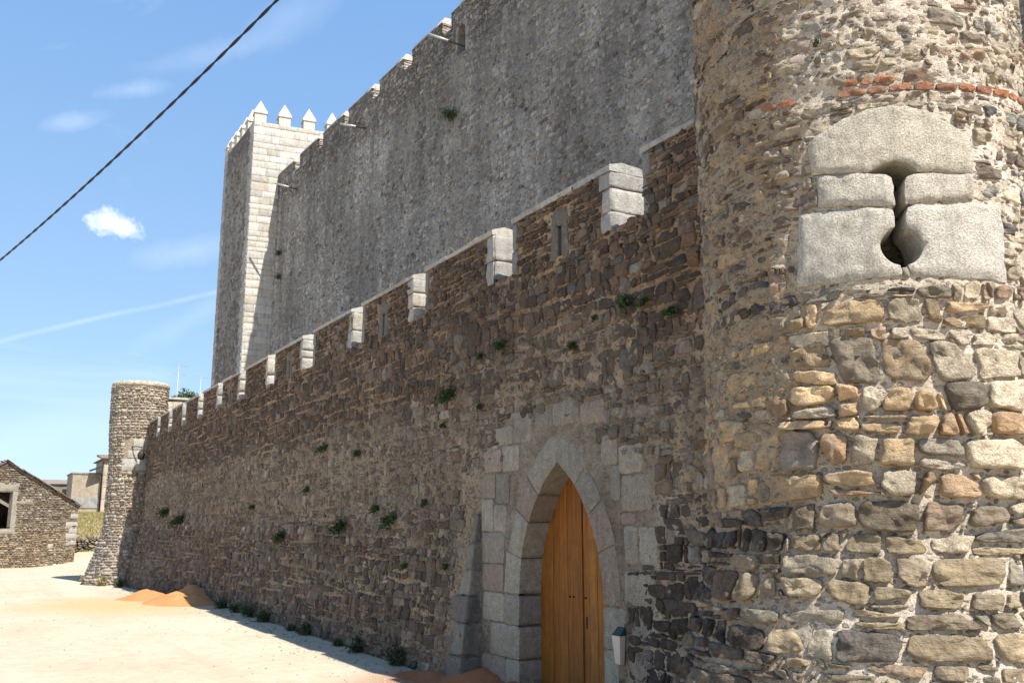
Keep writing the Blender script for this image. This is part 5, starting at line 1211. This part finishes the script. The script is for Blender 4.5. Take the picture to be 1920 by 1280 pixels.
def pebbles():
    V = []; F = []; C = []
    for k in range(3400):
        t = random.random()**1.5; y = 9+t*45; x = random.uniform(-14, 5.9); s = random.uniform(.006, .022)*(1+t*1.2)
        if random.random() < .3: x = 5.9-abs(random.gauss(0, .5)); s *= 1.3
        z = float(ground_z(x, y)); i = len(V)
        for a in range(5): V.append((x+math.cos(a*1.257+k)*s*random.uniform(.7, 1.2), y+math.sin(a*1.257+k)*s*random.uniform(.7, 1.2), z-.003))
        V.append((x, y, z+s*.7)); F += [(i+a, i+(a+1) % 5, i+5) for a in range(5)]; g = random.uniform(.2, .5); C += [(g, g*.9, g*.76, 0)]*6
    o = mesh('gravel', V, F, M_FAR, None, np.array(C), False); tag(o, 'small loose stones scattered over the pale sandy ground', 'gravel', kind='stuff')
pebbles()
# tree behind the far tower
tr = empty('tree', (9.9, 52.5, 0), 'dark green tree whose crown peeps out behind the far round tower', 'tree')
tube('trunk', [(9.9, 52.5, -.4), (9.85, 52.5, 3), (9.95, 52.4, 7.2)], .22, M_STEM, tr, seg=10, taper=.4)
V = []; F = []; C = []
for k in range(2600):
    d = Vector([random.gauss(0, 1) for _ in range(3)]).normalized(); r = random.uniform(.35, 1)**.5*(1+.25*mnoise.noise(d*2.2))
    p = Vector((9.75+d.x*1.05*r, 52.5+d.y*1.05*r, 8.25+d.z*1.05*r)); a = Vector([random.gauss(0, 1) for _ in range(3)]).normalized(); s = a.cross(d).normalized(); L = random.uniform(.06, .13)
    i = len(V); V += [tuple(p-a*L), tuple(p+s*L*.5), tuple(p+a*L), tuple(p-s*L*.5)]; F.append((i, i+1, i+2, i+3)); j = random.uniform(.6, 1.4); C += [(j, j, j, 0)]*4
mesh('crown', V, F, M_LEAF, tr, np.array(C), False)
# roof aerials
def aerial(base, h, lab, nb):
    an = empty('aerial', base, lab, 'aerial', 'television aerials beyond the low wall'); b = Vector(base)
    tube('mast', [tuple(b), tuple(b+Vector((0, 0, h)))], .014, M_PALEPOLE, an, seg=6)
    for k in range(nb):
        z = h-.05-k*.42; tube('boom', [tuple(b+Vector((-.28, 0, z))), tuple(b+Vector((.38, .1, z-.03)))], .008, M_PALEPOLE, an, seg=5)
        for q in range(5): x = -.25+q*.15; tube('element', [tuple(b+Vector((x, -.18, z))), tuple(b+Vector((x, .18, z+.06)))], .005, M_PALEPOLE, an, seg=4)
aerial((8.45, 48, 5.0), 4.95, 'tall thin television aerial standing beside the far round tower', 2)
aerial((9.55, 48, 5.0), 4.45, 'shorter faint television aerial between the far round tower and the white tower', 1)
# twisted overhead cable
def cable():
    D1, D2, D3 = px_dir(520, 0), px_dir(320, 200), px_dir(0, 488)
    A = Vector((0, 0, EYE))+D1*9.0; E = Vector((0, 0, EYE))+D3*15.0; d = (E-A)
    obj_root = empty('overhead_cable', tuple(A), 'black twisted overhead cable crossing the sky diagonally', 'cable')
    n = 900; t0, t1 = -1.1, 2.2; pts = [[], []]
    side = d.cross(Vector((0, 0, 1))).normalized(); upv = side.cross(d).normalized(); Ln = d.length*(t1-t0)
    for k in range(n+1):
        t = t0+(t1-t0)*k/n; p = A+d*t; p.z -= .075*4*(t*(1-t)); ph = k/n*Ln/.26*2*math.pi/2
        for s in (0, 1): pts[s].append(tuple(p+(side*math.cos(ph+math.pi*s)+upv*math.sin(ph+math.pi*s))*.0062))
    for s in (0, 1): tube('strand', pts[s], .0095, M_CABLE, obj_root, seg=6)
cable()
print('total script', round(time.time()-T0, 1), 'objects', len(bpy.data.objects))
